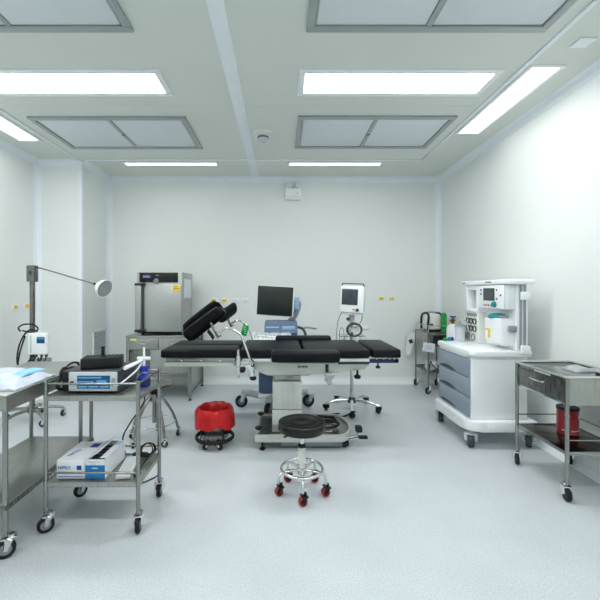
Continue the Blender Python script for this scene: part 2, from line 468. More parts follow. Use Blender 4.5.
# ------------------------------------------------------------------ wall fittings
def socket(loc, rotz, label, m, group):
    """plate facing -y in its own frame"""
    t = thing('wall_socket', loc, label, 'wall socket', group)
    x, y, z = loc
    MB().box((x - .06, y - .010, z - .035), (x + .06, y, z + .035), .004).build('face_plate', WHITE, t)
    MB().box((x - .034, y - .015, z - .023), (x + .034, y - .0101, z + .023), .003).build('outlet', m, t)
    b = MB()
    for q in (-1, 1): b.box((x + q * .014 - .003, y - .016, z - .006), (x + q * .014 + .003, y - .0151, z + .006))
    b.build('pin_slots', INK if m is YELLOW else LGREY, t)
    t.rotation_euler.z = rotz
    return t
k = YB / 370
def bx(X): return (X - 281) * k
def bz(Y): return 1.45 + (290 - Y) * k
GS = 'wall sockets on the back wall'
sy = socket((bx(214), YB, bz(300.5)), 0, 'yellow socket on the back wall beside the black leg rest, nearer the oven', YELLOW, GS)
dup(sy, (bx(224.5), YB, bz(300.5)), 'yellow socket on the back wall next to the blank white plates')
sw = socket((bx(235.5), YB, bz(300.5)), 0, 'blank white wall plate next to the yellow sockets', OFFW, GS)
dup(sw, (bx(245), YB, bz(300.5)), 'blank white wall plate nearer the large dark monitor')
dup(sy, (bx(381), YB, bz(298.5)), 'yellow socket on the back wall nearer the patient monitor')
dup(sy, (bx(391.5), YB, bz(298.5)), 'yellow socket on the back wall nearer the corner trolley')
dup(sy, (XL, 4.59, 1.24), 'yellow socket on the left wall, first one from the camera', pi / 2)
dup(sy, (XL, 4.79, 1.245), 'yellow socket on the left wall beside the lamp pole', pi / 2)
single(MB().box((bx(361), YB - .02, bz(329)), (bx(369), YB, bz(325.5)), .005), 'wall_socket', WHITE, (bx(365), YB, bz(327)), 'small white plate low on the back wall behind the patient monitor', 'wall plate')

t = thing('wall_vent', (PX, 5.48, .42), 'white louvred vent grille low on the boxed corner wall', 'vent')
f = MB()
y0, y1, z0, z1 = 5.27, 5.69, .43, .87
for a, b in (((y0, z0), (y1, z0 + .03)), ((y0, z1 - .03), (y1, z1)), ((y0, z0), (y0 + .03, z1)), ((y1 - .03, z0), (y1, z1))):
    f.box((PX + .001, a[0], a[1]), (PX + .018, b[0], b[1]), .003)
f.build('vent_frame', WHITE, t)
f = MB()
for i in range(11):
    z = z0 + .045 + i * .034
    f.prism([(PX + .002, z + .02), (PX + .014, z), (PX + .017, z + .002), (PX + .005, z + .022)], 'y', y0 + .03, y1 - .03)
f.build('louvres', LGREY, t)
MB().box((PX + .0005, y0 + .02, z0 + .02), (PX + .0015, y1 - .02, z1 - .02)).build('duct_opening', MGREY, t)

t = thing('emergency_light', (.185, YB, 2.9), 'white emergency light box with two lamps high on the back wall', 'emergency light')
x0, x1, za, zb = bx(285.3), bx(301), bz(200.5), bz(189.8)
MB().box((x0, YB - .1, za), (x1, YB - .001, zb), .008).build('battery_box', WHITE, t)
MB().box((x0 + .01, YB - .105, za + .012), (x1 - .01, YB - .1005, za + .05), .002).build('front_cover', OFFW, t)
MB().cyl((x1 - .06, YB - .104, za + .085), (x1 - .06, YB - .1, za + .085), .008, n=10).build('indicator', INK, t)
for q, xx in ((-1, x0 + .06), (1, x1 - .05)):
    ax = V((q * .35, -1, -.25)).normalized()
    M = Matrix.Translation(V((xx, YB - .055, zb + .052))) @ ax.to_track_quat('Z', 'Y').to_matrix().to_4x4()
    h = MB().lathe([(0, -.035), (.03, -.03), (.042, 0), (.045, .025), (.04, .025), (.036, .01), (0, .008)], M=M, n=20)
    h.cyl((xx, YB - .05, zb - .001), (xx, YB - .05, zb + .03), .01, n=10)
    hh = h.build('lamp_head', CHROME, t)
    MB().lathe([(0, .014), (.036, .013), (.038, .018), (0, .022)], M=M, n=20).build('lens', LENS, hh)
MB().box(((x0 + x1) / 2 - .02, YB - .06, zb - .001), ((x0 + x1) / 2 + .01, YB - .03, zb + .035), .006).build('mount', MGREY, t)

# ------------------------------------------------------------------ operating table
T = thing('operating_table', (.2, 3.6, 0), 'black cushioned operating table with steel column and base in the room centre', 'operating table')
# base
xa, xb, ya, yb = -.237, .672, 3.315, 3.90
R = .15
def base_poly(o):
    p = [(xa + o, ya + o), (xb - R, ya + o)]
    for i in range(1, 12):
        a = -pi / 2 + pi * i / 12 * 1.0
        p.append((xb - R + (R - o) * cos(a) * 1.0, (ya + yb) / 2 + ((yb - ya) / 2 - o) * sin(a)))
    p += [(xb - R, yb - o), (xa + o, yb - o)]
    return p
MB().prism(base_poly(0), 'z', .082, .122, .006).build('base', CREAM, T)
rim = MB()
P0, P1 = base_poly(0), base_poly(.022)
bm = rim.bm
q = [[bm.verts.new((x, y, z)) for x, y in P] for P, z in ((P0, .1221), (P0, .148), (P1, .148), (P1, .1221))]
for A, B in zip(q, q[1:] + q[:1]):
    for i in range(len(A)): bm.faces.new((A[i], A[(i + 1) % len(A)], B[(i + 1) % len(A)], B[i]))
rim.build('base_rim', CREAM, T)
MB().prism(base_poly(.024), 'z', .1222, .128).build('base_tread', STEELD, T, 'grey recessed top of the base')
MB().box((.0, 3.37, .022), (.56, 3.86, .0818), .008).build('chassis', MGREY, T)
ring = MB().tube(circle((.43, 3.56, .135), .12, 32), .006, 8, True); ring.build('tread_ring', CHROME, T)
MB().lathe([(0, .128), (.018, .128), (.018, .142), (.012, .148), (0, .148)], (.42, 3.56, 0), 16).build('brake_button', REDC, T)
for x, y, rr in ((-.17, 3.37, .016), (-.17, 3.84, .016)):
    MB().lathe([(0, 0), (.026, 0), (.026, .012), (rr * .6, .02), (rr * .6, .0815), (0, .0815)], (x, y, 0), 16).build('levelling_foot', BLACK, T)
for y in (3.42, 3.80):
    caster(T, .59, y, .038, .03, 0.0, BLACK, RUBBER, DGREY, top=.0815)
for y, x, z in ((3.36, -.205, .195), (3.66, -.20, .225)):
    p = MB().cyl((x, y, .124), (x, y, z - .012), .010, n=12)
    po = p.build('brake_post', CHROME, T)
    MB().lathe([(0, z - .014), (.018, z - .014), (.032, z), (.03, z + .014), (0, z + .022)], (x, y, 0), 18).build('knob', BLACK, po)
pd = MB().tube([(.60, 3.36, .11), (.68, 3.35, .13), (.70, 3.34, .175)], .009, 8).build('pedal', CHROME, T)
MB().box((.672, 3.30, .175), (.728, 3.37, .225), .008).build('pedal_pad', RUBBER, pd)
pd = MB().tube([(.62, 3.33, .11), (.70, 3.31, .135)], .008, 8).build('pedal', CHROME, T)
MB().box((.69, 3.285, .122), (.775, 3.335, .145), .01).build('pedal_pad', RUBBER, pd)
# column
MB().box((-.085, 3.44, .128), (.200, 3.78, .335), .012).build('column_sleeve', COLS, T)
MB().box((-.080, 3.446, .3352), (.195, 3.774, .60), .012).build('column_sleeve', COLS, T)
MB().box((-.070, 3.456, .6002), (.185, 3.764, .672), .012).build('column_sleeve', STEEL, T)
# head housing
MB().prism([(-.245, .80), (.82, .80), (.825, .765), (.77, .715), (.45, .675), (.2, .665), (-.14, .66), (-.20, .70), (-.245, .715)], 'y', 3.42, 3.86, .008).build('housing', CREAM, T)
MB().prism([(-.16, .672), (.30, .672), (.26, .655), (-.1, .65)], 'y', 3.445, 3.82).build('housing_skirt', STEEL, T)
lt = MB()                                   # dark maker's marks, too small in the photograph to read
x = .155
for w, h in ((.016, .018), (.013, .018), (.008, .006), (.015, .018), (.013, .018), (.013, .018), (.016, .018)):
    lt.box((x, 3.4185, .733), (x + w - .003, 3.4199, .733 + h)); x += w
lt.build('maker_marks', INK, T)
MB().box((.41, 3.41, .69), (.44, 3.4198, .765), .004).build('bracket', DGREY, T)
# frames under the cushions
for ya_, yb_ in ((3.36, 3.64), (3.72, 4.0)):
    MB().box((-1.06, ya_, .752), (-.42, yb_, .79), .006).build('leg_section_frame', CREAM, T)
    MB().box((-1.05, ya_ + .01, .7902), (-.42, yb_ - .01, .832), .004).build('leg_section_plate', STEEL, T)
bo = MB()
for x in (-.9, -.72, -.55): bo.cyl((x, 3.352, .81), (x, 3.372, .81), .010, n=10)
bo.build('bolts', CHROME, T)
MB().box((-.37, 3.38, .802), (.80, 3.88, .832), .004).build('seat_plate', STEELD, T)
for ys in (3.343, 3.995):
    r_ = MB().box((-.35, ys, .802), (.19, ys + .012, .83), .003)
    r_.box((.21, ys, .802), (.80, ys + .012, .83), .003)
    for xx in (-.3, .1, .3, .72): r_.box((xx, min(ys + .006, 3.40) if ys < 3.5 else 3.87, .808), (xx + .02, max(ys + .006, 3.40) if ys < 3.5 else ys + .006, .824))
    r_.build('side_rail', CHROME, T)
MB().box((.52, 3.352, .775), (.80, 3.372, .8018), .004).build('rail_mount', DGREY, T)
hb = MB().box((.80, 3.36, .786), (1.07, 3.40, .822), .006); hb.box((.80, 3.87, .786), (1.07, 3.91, .822), .006); hb.box((1.03, 3.36, .786), (1.07, 3.91, .822), .006)
hb.build('head_section_frame', NAVY, T, 'navy blue head section frame')
hm = MB().box((.84, 3.42, .8222), (1.05, 3.86, .834), .004)
for xx in (.87, .93, .99, 1.03): hm.cyl((xx, 3.366, .822), (xx, 3.366, .834), .014, n=10)
hm.build('head_section_plate', CHROME, T)
# cushions
for a, b in (((-1.09, 3.34), (-.405, 3.66)), ((-1.09, 3.70), (-.405, 4.02))):
    MB().box((a[0], a[1], .834), (b[0], b[1], .907), .016, 3).build('leg_cushion', VINYL, T)
MB().box((-.375, 3.335, .834), (.188, 4.02, .91), .016, 3).build('seat_cushion', VINYL, T)
MB().box((.21, 3.335, .834), (.805, 4.02, .91), .016, 3).build('back_cushion', VINYL, T)
MB().box((.83, 3.335, .836), (1.085, 4.02, .912), .016, 3).build('head_cushion', VINYL, T)
# arm boards
for ya_, yb_, x0, x1, z in ((3.13, 3.315, -.085, .505, .83), (4.03, 4.158, -.06, .55, .85)):
    a = MB().box((x0, ya_, z), (x1, yb_, z + .095), .026, 4).build('arm_board', VINYL, T)
    MB().box((x0 + .06, ya_ + .03, z - .012), (x1 - .04, yb_ - .03, z - .0002), .003).build('board_plate', STEEL, a)
    c = MB().box((x0 + .2, min(yb_ - .04, 4.0), z - .03), (x0 + .28, min(yb_ - .04, 4.0) + .07, z - .0122), .004)
    c.build('board_bracket', CHROME, a)
# knobs, clamps
def knob_mb(x, y, z, s=1.0):
    return MB().lathe([(0, -.03 * s), (.026 * s, -.03 * s), (.034 * s, -.016 * s), (.03 * s, 0), (.012 * s, .008 * s), (.010 * s, .05 * s), (0, .05 * s)], (x, y, z), 18)
for x, y, z in ((-.255, 3.37, .66), (.70, 3.39, .668), (.885, 3.38, .755)):
    knob_mb(x, y, z, .95 if x < .8 else .65).build('clamp_knob', BLACK, T)
MB().box((-.29, 3.345, .665), (-.245, 3.42, .80), .006).build('rail_clamp', CHROME, T)
rc = MB().cyl((-.383, 3.325, .66), (-.383, 3.325, .90), .013, n=14).cyl((-.383, 3.325, .78), (-.383, 3.325, .86), .021, n=14).cyl((-.383, 3.325, .70), (-.383, 3.325, .76), .022, n=14)
rc.cyl((-.383, 3.325, .895), (-.383, 3.325, .915), .009, n=12).tube([(-.44, 3.32, .715), (-.383, 3.32, .735), (-.34, 3.33, .73)], .007, 8).box((-.375, 3.33, .735), (-.25, 3.35, .775), .004)
rc = rc.build('rail_clamp', CHROME, T)
MB().ball((-.345, 3.318, .735), .026, (1, .8, 1.15)).build('clamp_grip', BLACK, rc)
MB().ball((-.255, 3.325, .775), .018).build('clamp_grip', BLACK, rc)

def trough(A, ax, op, L, W, D, th):
    """padded half-shell: A start, ax along it, op the way it opens"""
    ax = V(ax).normalized(); op = (V(op) - ax * V(op).dot(ax)).normalized(); sd = ax.cross(op)
    m = MB(); bm = m.bm; rings = []
    N = 14
    out = []
    for i in range(13):                                    # outer then inner half-circle
        a = pi + pi * i / 12; out.append((W / 2 * cos(a), D + D * sin(a)))
    inn = [((W / 2 - th) * cos(pi + pi * i / 12), D + (D - th) * sin(pi + pi * i / 12)) for i in range(13)][::-1]
    rimA = [(W / 2 - th * .5 + th * .5 * cos(a), D + th * .5 * sin(a)) for a in (pi * .25, pi * .5, pi * .75)]
    rimB = [(-W / 2 + th * .5 + th * .5 * cos(a), D + th * .5 * sin(a)) for a in (pi * .25, pi * .5, pi * .75)]
    prof = out + rimA + inn + rimB
    for i in range(N + 1):
        t = i / N; e = abs(2 * t - 1)
        s = (1 - e ** 5) ** .35 * .35 + .65 if e < 1 else .62
        flare = .88 + .22 * t
        rings.append([bm.verts.new(V(A) + ax * (L * t) + sd * (u * s * flare) + op * ((w - D * .35) * s + D * .35)) for u, w in prof])
    for P, Q in zip(rings, rings[1:]):
        k = len(P)
        for i in range(k): bm.faces.new((P[i], P[(i + 1) % k], Q[(i + 1) % k], Q[i]))
    k = len(rings[0]); h = 13
    for Rr in (rings[0], rings[-1]):
        for i in range(12): bm.faces.new((Rr[i], Rr[i + 1], Rr[h + 3 + 11 - i], Rr[h + 3 + 12 - i]))
        bm.faces.new([Rr[12]] + [Rr[13], Rr[14], Rr[15]] + [Rr[16]]); bm.faces.new([Rr[28]] + [Rr[29], Rr[30], Rr[31]] + [Rr[0]])
    return m
# leg supports (near and far)
ls = MB().tube(cr([(-.255, 3.315, .775), (-.33, 3.315, .97), (-.355, 3.315, 1.04), (-.395, 3.315, 1.075), (-.485, 3.32, 1.108), (-.55, 3.33, 1.072)], 6), .010, 10).build('leg_support', CHROME, T)
MB().cyl((-.562, 3.33, 1.022), (-.64, 3.36, 1.155), .013, n=12).cyl((-.552, 3.32, 1.035), (-.575, 3.34, 1.075), .019, n=12).build('joint', STEELD, ls)
trough((-.838, 3.46, .965), (.775, .04, .60), (-.52, -.34, .68), .425, .24, .14, .05).build('leg_pad', VINYL, ls)
st = MB().sheet(lambda u, w: (-.655 + .05 * u + .015 * w, 3.275 + .01 * sin(u * 3), 1.075 - .07 * u + .03 * w), 5, 3, .006)
st.build('strap', BLACK, ls)
ls = MB().tube(cr([(-0.309, 4.037, 0.796), (-0.314, 4.050, 0.914), (-0.355, 4.055, 1.028), (-0.412, 4.060, 1.090), (-0.479, 4.065, 1.115), (-0.556, 4.070, 1.074)], 6), .010, 10).build('leg_support', CHROME, T)
MB().cyl((-0.546, 4.070, 1.043), (-0.592, 4.075, 1.141), .013, n=12).cyl((-0.536, 4.065, 1.048), (-0.561, 4.070, 1.090), .019, n=12).build('joint', STEELD, ls)
trough((-0.628, 3.995, 1.090), (.42, .80, .34), (-.58, -.25, .75), .25, .20, .11, .045).build('leg_pad', VINYL, ls)

g = single(MB().obox((-.395, 4.04, 1.01), (.066, .006, .118), Matrix.Rotation(radians(14), 3, 'Y'), .001), 'hanging_tag', GREEN, (-.385, 4.04, .95), 'bright green tag hanging by the rod of the leg rest', 'tag')
gm = MB()
for i, w in enumerate((.03, .034, .026, .03)): gm.obox((-.395 - .006 + i * .005, 4.0365, 1.047 - i * .024), (w, .0012, .006), Matrix.Rotation(radians(14), 3, 'Y'))
gm.build('tag_print', WHITEP, g)

# clear bag hanging from the housing
single(MB().sheet(lambda u, w: (.44 + (u - .5) * .1 * (1 - w * .75) + .008 * sin(w * 9), 3.40 - .006 - .018 * sin(u * pi) * (1 - w * .4) - .006 * sin(w * 11 + u * 5), .672 - w * .095), 8, 8, .002),
       'plastic_bag', FILM, (.44, 3.39, .575), 'crumpled clear plastic bag hanging below the operating table', 'bag')
# hose coiled on the base behind the stool
single(MB().tube(cr([(0.335, 3.490, 0.140), (0.340, 3.460, 0.154), (0.400, 3.435, 0.150), (0.510, 3.475, 0.148), (0.550, 3.545, 0.154), (0.480, 3.595, 0.164), (0.380, 3.565, 0.176), (0.340, 3.495, 0.188), (0.420, 3.460, 0.196), (0.520, 3.505, 0.188), (0.500, 3.565, 0.196), (0.410, 3.545, 0.216), (0.350, 3.515, 0.234), (0.430, 3.485, 0.240), (0.500, 3.525, 0.224)], 6), .0115, 8, lift=.018),
       'control_cable', RUBBER, (.33, 3.45, .128), 'black cable coiled on the operating table base behind the stool', 'cable')

# ------------------------------------------------------------------ rolling stool
S = V((.15, 2.66, 0))
T = thing('rolling_stool', S, 'round black stool on chrome legs with red casters', 'stool')
c = (S.x, S.y, 0)
MB().lathe([(0, .440), (.15, .440), (.163, .446), (.169, .458), (.170, .486), (.167, .499), (.158, .509), (.12, .513), (.112, .511), (.104, .514), (.05, .509), (0, .507)], c, 48).build('seat', VINYLS, T)
MB().tube(circle((S.x, S.y, .502), .164, 48), .0045, 8, True).build('piping', VINYLS, T)
MB().lathe([(0, .420), (.10, .424), (.12, .4375), (0, .4395)], c, 28).build('seat_plate', BLACK, T)
MB().cyl((S.x - .03, S.y, .424), (S.x - .13, S.y - .05, .412), .007, n=10).build('height_lever', BLACK, T)
MB().cyl((S.x, S.y, .32), (S.x, S.y, .421), .014, n=16).build('gas_rod', CHROME, T)
MB().lathe([(0, .322), (.028, .322), (.031, .33), (.028, .342), (.016, .346), (0, .346)], c, 20).build('collar', BLACK, T)
MB().lathe([(0, .205), (.026, .205), (.028, .215), (.027, .321), (0, .321)], c, 20).build('column', OFFW, T)
MB().lathe([(0, .13), (.03, .13), (.036, .14), (.036, .19), (.026, .2045), (0, .2045)], c, 20).build('hub', CHROME, T)
MB().tube(circle((S.x, S.y, .168), .148, 44), .0115, 10, True).build('foot_ring', CHROME, T)
for a in (197, 269, 341, 53, 125):
    a = radians(a); d = V((cos(a), sin(a), 0))
    MB().tube(cr([S + d * .03 + V((0, 0, .16)), S + d * .10 + V((0, 0, .16)), S + d * .145 + V((0, 0, .156)), S + d * .172 + V((0, 0, .135)), S + d * .176 + V((0, 0, .085))], 5), .0105, 10).build('leg', CHROME, T)
    p = S + d * .172
    caster(T, p.x, p.y, .030, .036, radians(18), BLACK, REDW, BLACK, top=.087)

# ------------------------------------------------------------------ kick bucket with red liner
B = V((-.62, 3.47, 0)); c = (B.x, B.y, 0)
T = thing('kick_bucket', B, 'steel kick bucket on a wheeled ring stand beside the operating table', 'bucket')
MB().lathe([(0, .085), (.115, .085), (.125, .095), (.15, .335), (.155, .338), (.157, .334), (.154, .33), (.131, .093), (.118, .079), (0, .079)][::-1], c, 36).build('bucket', STEEL, T)
MB().lathe([(.160, .066), (.176, .064), (.182, .074), (.182, .090), (.176, .098), (.162, .096), (.159, .09), (.159, .074), (.160, .066)], c, 44).build('bumper_ring', RUBBER, T)
for a in (40, 130, 220, 310):
    a = radians(a); d = V((cos(a), sin(a), 0))
    MB().tube([B + d * .162 + V((0, 0, .07)), B + d * .145 + V((0, 0, .105)), B + d * .148 + V((0, 0, .19))], .006, 8).build('upright', BLACK, T)
w_ = MB().tube(circle((B.x, B.y, .072), .10, 28), .006, 8, True)
for a in (40, 130): 
    d = V((cos(radians(a)), sin(radians(a)), 0)); w_.cyl(B - d * .16 + V((0, 0, .068)), B + d * .16 + V((0, 0, .068)), .006, n=8)
w_.build('stand_frame', CHROME, T)
for a in (60, 120, 240, 300):
    p = B + V((cos(radians(a)), sin(radians(a)), 0)) * .135
    caster(T, p.x, p.y, .026, .022, radians(a * 1.7), CHROME, RUBBER, DGREY, top=.064)
def crumple(r, z, a, j):
    q = noise.noise(V((cos(a) * 2.6, sin(a) * 2.6, j * .55))); q2 = noise.noise(V((cos(a) * 6, sin(a) * 6, j * .8 + 5)))
    amp = .026 if 4 <= j <= 9 else .008
    lift = .03 * noise.noise(V((cos(a) * 1.5, sin(a) * 1.5, 3))) + .014 * q2
    if j >= 8: return (r + abs(q) * amp + .007 * q2, z + lift * (1.3 if j >= 9 else .5))
    if j in (5, 6, 7): return (r + max(0, q) * .012, z + .009 * q + .006 * q2)
    return (r - abs(q) * .02, z)
single(MB().lathe([(0, .12), (.08, .12), (.105, .15), (.125, .24), (.138, .32), (.142, .350), (.152, .362), (.162, .354), (.172, .325), (.178, .27), (.184, .185), (.180, .183), (.172, .28), (.160, .340)], c, 64, fn=crumple),
       'bin_liner', RED, (B.x, B.y, .12), 'crumpled red plastic liner folded over the rim of the kick bucket', 'bin liner')

# ------------------------------------------------------------------ ultrasound machine
T = thing('ultrasound_machine', (-.08, 4.6, 0), 'ultrasound machine with large dark monitor behind the operating table', 'ultrasound machine')
RZ = Matrix.Rotation(radians(-9), 3, 'Z') @ Matrix.Rotation(radians(3.2), 3, 'Y')
mc = V((-.068, 4.60, 1.312))
mo = MB().obox(mc, (.46, .04, .372), RZ, .012, 3).build('monitor', OFFW, T)
MB().obox(mc + RZ @ V((-.004, -.0212, .002)), (.444, .004, .358), RZ, .003).build('screen', SCREEN, mo)
MB().obox(mc + RZ @ V((.0, .032, -.01)), (.2, .03, .2), RZ, .01).build('back_cover', LGREY, mo)
MB().tube(cr([(.10, 4.64, 1.30), (.20, 4.66, 1.30), (.215, 4.66, 1.24), (.17, 4.68, 1.12), (.06, 4.70, 1.0)], 6), [.036] * 25, 12).build('monitor_arm', MGREY, T)
MB().box((.15, 4.62, 1.20), (.232, 4.72, 1.37), .02, 3).build('arm_joint', LBLUE, T)
MB().prism([(4.42, .935), (4.46, 1.03), (4.60, 1.062), (4.84, 1.06), (4.88, .90), (4.50, .89)], 'x', -.20, .20, .012).build('console', BLUEG, T)
MB().box((-.185, 4.445, .945), (-.02, 4.47, 1.01), .006).build('console_panel', LBLUE, T)
MB().obox((.09, 4.46, .985), (.16, .05, .06), Matrix.Rotation(radians(20), 3, 'X'), .01).build('console_panel', LBLUE, T)
MB().prism([(4.17, .868), (4.18, .892), (4.46, .94), (4.50, .93), (4.50, .87)], 'x', -.34, .12, .008).build('control_deck', WHITE, T)
kb = MB(); random.seed(3)
for i in range(13):
    for j in range(5):
        if random.random() < .82:
            kb.box((-.31 + i * .032, 4.22 + j * .045, .897 + j * .008), (-.31 + i * .032 + .024, 4.22 + j * .045 + .032, .912 + j * .008), .003)
kb.build('keys', LGREY, T)
MB().lathe([(0, 0), (.03, 0), (.028, .02), (.015, .03), (0, .031)], (.07, 4.25, .90), 16).build('trackball', DGREY, T)
MB().tube(cr([(.19, 4.50, 1.0), (.25, 4.44, .99), (.28, 4.40, .955), (.29, 4.38, .88), (.22, 4.38, .85), (.12, 4.38, .86)], 6), .016, 10).build('side_handle', DGREY, T)
MB().tube(cr([(.25, 4.44, .99), (.32, 4.45, 1.0), (.41, 4.46, .985), (.42, 4.46, .99)], 5), [.012] * 14 + [.02, .02], 10).build('probe_holder', MGREY, T)
MB().box((-.27, 4.44, .20), (.06, 4.90, .888), .03, 3).build('column', BLUEG, T)
MB().box((-.275, 4.43, .14), (.065, 4.91, .2), .025, 3).build('column_foot', WHITE, T)
ft = MB()
for a, b in (((-.49, 4.60), (-.16, 4.64)), ((.34, 4.63), (-.02, 4.66)), ((-.14, 4.27), (-.12, 4.6)), ((.12, 4.27), (.0, 4.6))):
    A, C = V((a[0], a[1], .185)), V((b[0], b[1], .13))
    ft.tube(cr([A, A.lerp(C, .3) + V((0, 0, .0)), A.lerp(C, .62) + V((0, 0, -.01)), C], 5), [.035] * 4 + [.045] * 12, 12)
ft.build('base_legs', LGREY, T)
for x, y, a in ((-.49, 4.58, radians(12)), (.34, 4.61, radians(20)), (-.14, 4.27, radians(60)), (.12, 4.27, radians(110))):
    caster(T, x, y, .076, .05, a, LGREY, RUBBER, WGREY, top=.16)

# ------------------------------------------------------------------ patient monitor on a stand
C0 = V((.86, 4.5, 0))
T = thing('patient_monitor', C0, 'white patient monitor on a chrome five-legged stand behind the operating table', 'patient monitor')
RZ = Matrix.Rotation(radians(-14), 3, 'Z') @ Matrix.Rotation(radians(2.5), 3, 'Y')
mc = V((.865, 4.50, 1.337))
mo = MB().obox(mc, (.285, .13, .325), RZ, .018, 3).build('monitor_case', WHITE, T)
MB().obox(mc + RZ @ V((-.025, -.0665, .028)), (.19, .004, .19), RZ, .002).build('screen', SCREEN2, mo)
MB().obox(mc + RZ @ V((.03, -.0665, -.118)), (.04, .004, .02), RZ, .002).build('sticker', YELLOW, mo)
q = mc + RZ @ V((.07, -.065, -.125))
MB().lathe([(0, 0), (.02, 0), (.018, .02), (0, .022)], M=Matrix.Translation(q) @ RZ.to_4x4() @ Matrix.Rotation(pi / 2, 4, 'X'), n=16).build('knob', DGREY, mo)
hd = MB().tube([mc + RZ @ V((-.13, 0, .155)), mc + RZ @ V((-.12, 0, .19)), mc + RZ @ V((.125, 0, .19)), mc + RZ @ V((.14, 0, .15))], .008, 8)
hd.build('carry_handle', DGREY, mo)
MB().obox(mc + RZ @ V((.147, .01, 0)), (.012, .11, .29), RZ, .004).build('side_panel', LGREY, mo)
MB().obox((.87, 4.50, 1.16), (.25, .16, .016), RZ, .004).build('tray', LGREY, T)
MB().cyl((C0.x, C0.y, .14), (C0.x, C0.y, 1.152), .021, n=18).build('pole', CHROME, T)
MB().cyl((C0.x, C0.y, 1.06), (C0.x, C0.y, 1.152), .033, n=18).build('pole_head', LGREY, T)
MB().ball((C0.x - .05, C0.y - .03, 1.10), .022).build('clamp_knob', DGREY, T)
co = MB()
for i in range(4):
    co.tube([V((C0.x + .02, C0.y - .045 - i * .011, .972)) + V((cos(a) * (.085 + .006 * sin(i * 2)), 0, sin(a) * (.075 + .005 * cos(i)))) for a in [2 * pi * k / 28 for k in range(28)]], .009, 8, True)
co.build('coiled_cable', DGREY, T)
MB().box((C0.x - .045, C0.y - .04, .94), (C0.x + .075, C0.y - .022, 1.0), .006).build('cable_hook', WHITE, T)
cb = MB().tube(cr([(.74, 4.46, 1.19), (.69, 4.44, 1.1), (.665, 4.42, .95), (.66, 4.42, .82), (.70, 4.44, .80)], 6), .006, 8)
cb.tube(cr([(.99, 4.48, 1.17), (.97, 4.47, 1.08), (.93, 4.46, 1.02), (.88, 4.455, 1.0)], 6), .006, 8)
cb.tube(cr([(.71, 4.44, .80), (.70, 4.42, .95), (.725, 4.42, 1.0), (.75, 4.42, .95), (.755, 4.43, .80)], 6), .005, 8)
cb.tube(cr([(.84, 4.455, .97), (.78, 4.43, .91), (.73, 4.43, .83)], 6), .005, 8)
cb.build('sensor_leads', MGREY, T)
bk = MB()
for z in (.80, .90):
    bk.tube([(.70, 4.40, z), (1.0, 4.40, z), (1.0, 4.60, z), (.70, 4.60, z)], .004, 6, True)
for x in (.70, .76, .82, .88, .94, 1.0):
    bk.cyl((x, 4.40, .80), (x, 4.40, .90), .003, n=6); bk.tube([(x, 4.40, .80), (x, 4.60, .80), (x, 4.60, .90)], .003, 6)
bk.build('basket', CHROME, T)
MB().lathe([(0, .085), (.05, .085), (.06, .10), (.05, .13), (.03, .15), (0, .15)], C0, 20).build('hub', DGREY, T)
for a in (-100, -28, 44, 116, 188):
    a = radians(a); d = V((cos(a), sin(a), 0))
    MB().tube([C0 + d * .04 + V((0, 0, .115)), C0 + d * .2 + V((0, 0, .115)), C0 + d * .31 + V((0, 0, .088)), C0 + d * .335 + V((0, 0, .08))], [.022, .019, .017, .015], 10).build('leg', CHROME, T)
    p = C0 + d * .32
    caster(T, p.x, p.y, .034, .036, a + radians(70), BLACK, RUBBER, DGREY, top=.08)
single(MB().tube(cr([(.80, 4.30, .012), (.72, 4.22, .011), (.6, 4.13, .011), (.5, 4.12, .011), (.45, 4.2, .011), (.55, 4.28, .011), (.68, 4.31, .011)], 8), .009, 8), 'floor_cable', RUBBER, (.6, 4.2, .001), 'black cable lying on the floor at the patient monitor stand', 'cable')

# ------------------------------------------------------------------ work bench and drying oven
T = thing('work_bench', (-1.6, 5.27, 0), 'stainless steel bench with two drawers under the oven, by the back wall', 'bench')
x0, x1, y0, y1 = -2.03, -1.17, 4.83, 5.62
MB().box((x0, y0, .822), (x1, y1, .852), .004).build('bench_top', STEELH, T)
for x, y in ((x0 + .005, y0 + .005), (x1 - .045, y0 + .005), (x0 + .005, y1 - .045), (x1 - .045, y1 - .045)):
    l = MB().box((x, y, .035), (x + .04, y + .04, .8218), .003).build('leg', STEEL, T)
    MB().lathe([(0, 0), (.022, 0), (.022, .012), (.012, .02), (.012, .0348), (0, .0348)], (x + .02, y + .02, 0), 14).build('levelling_foot', DGREY, l)
for xa, xb in ((x0 + .046, -1.603), (-1.597, x1 - .046)):
    d = MB().box((xa, y0 + .003, .672), (xb, y0 + .028, .820), .003).build('drawer', STEELH, T)
    xm = (xa + xb) / 2
    MB().tube(cr([(xm - .05, y0 + .002, .765), (xm - .045, y0 - .03, .755), (xm + .045, y0 - .03, .755), (xm + .05, y0 + .002, .765)], 5), .008, 8).ball((xm, y0 - .012, .785), .014).build('handle', CHROME, d)
MB().box((x0 + .06, y0 + .002, .79), (x0 + .14, y0 + .0028, .812)).build('label', LIME, T)
MB().box((x0 + .05, y0 + .03, .665), (x1 - .05, y1 - .05, .80), .003).build('drawer_box', STEELD, T)
MB().box((x0 + .046, y0 + .02, .36), (-1.72, y0 + .04, .665), .002).build('cupboard_door', STEELD, T)
MB().box((-1.715, y0 + .02, .36), (x1 - .046, y0 + .04, .665), .002).build('cupboard_door', STEELH, T)
MB().box((x0 + .04, y0 + .01, .325), (x1 - .04, y1 - .01, .358), .003).build('shelf', STEEL, T)
MB().box((x1 - .03, y0 + .046, .10), (x1 - .022, y1 - .046, .66), .002).build('side_panel', STEELH, T)
MB().box((x1 - .04, y0 + .046, .08), (x1 - .01, y1 - .046, .10), .002).build('side_rail', STEEL, T)

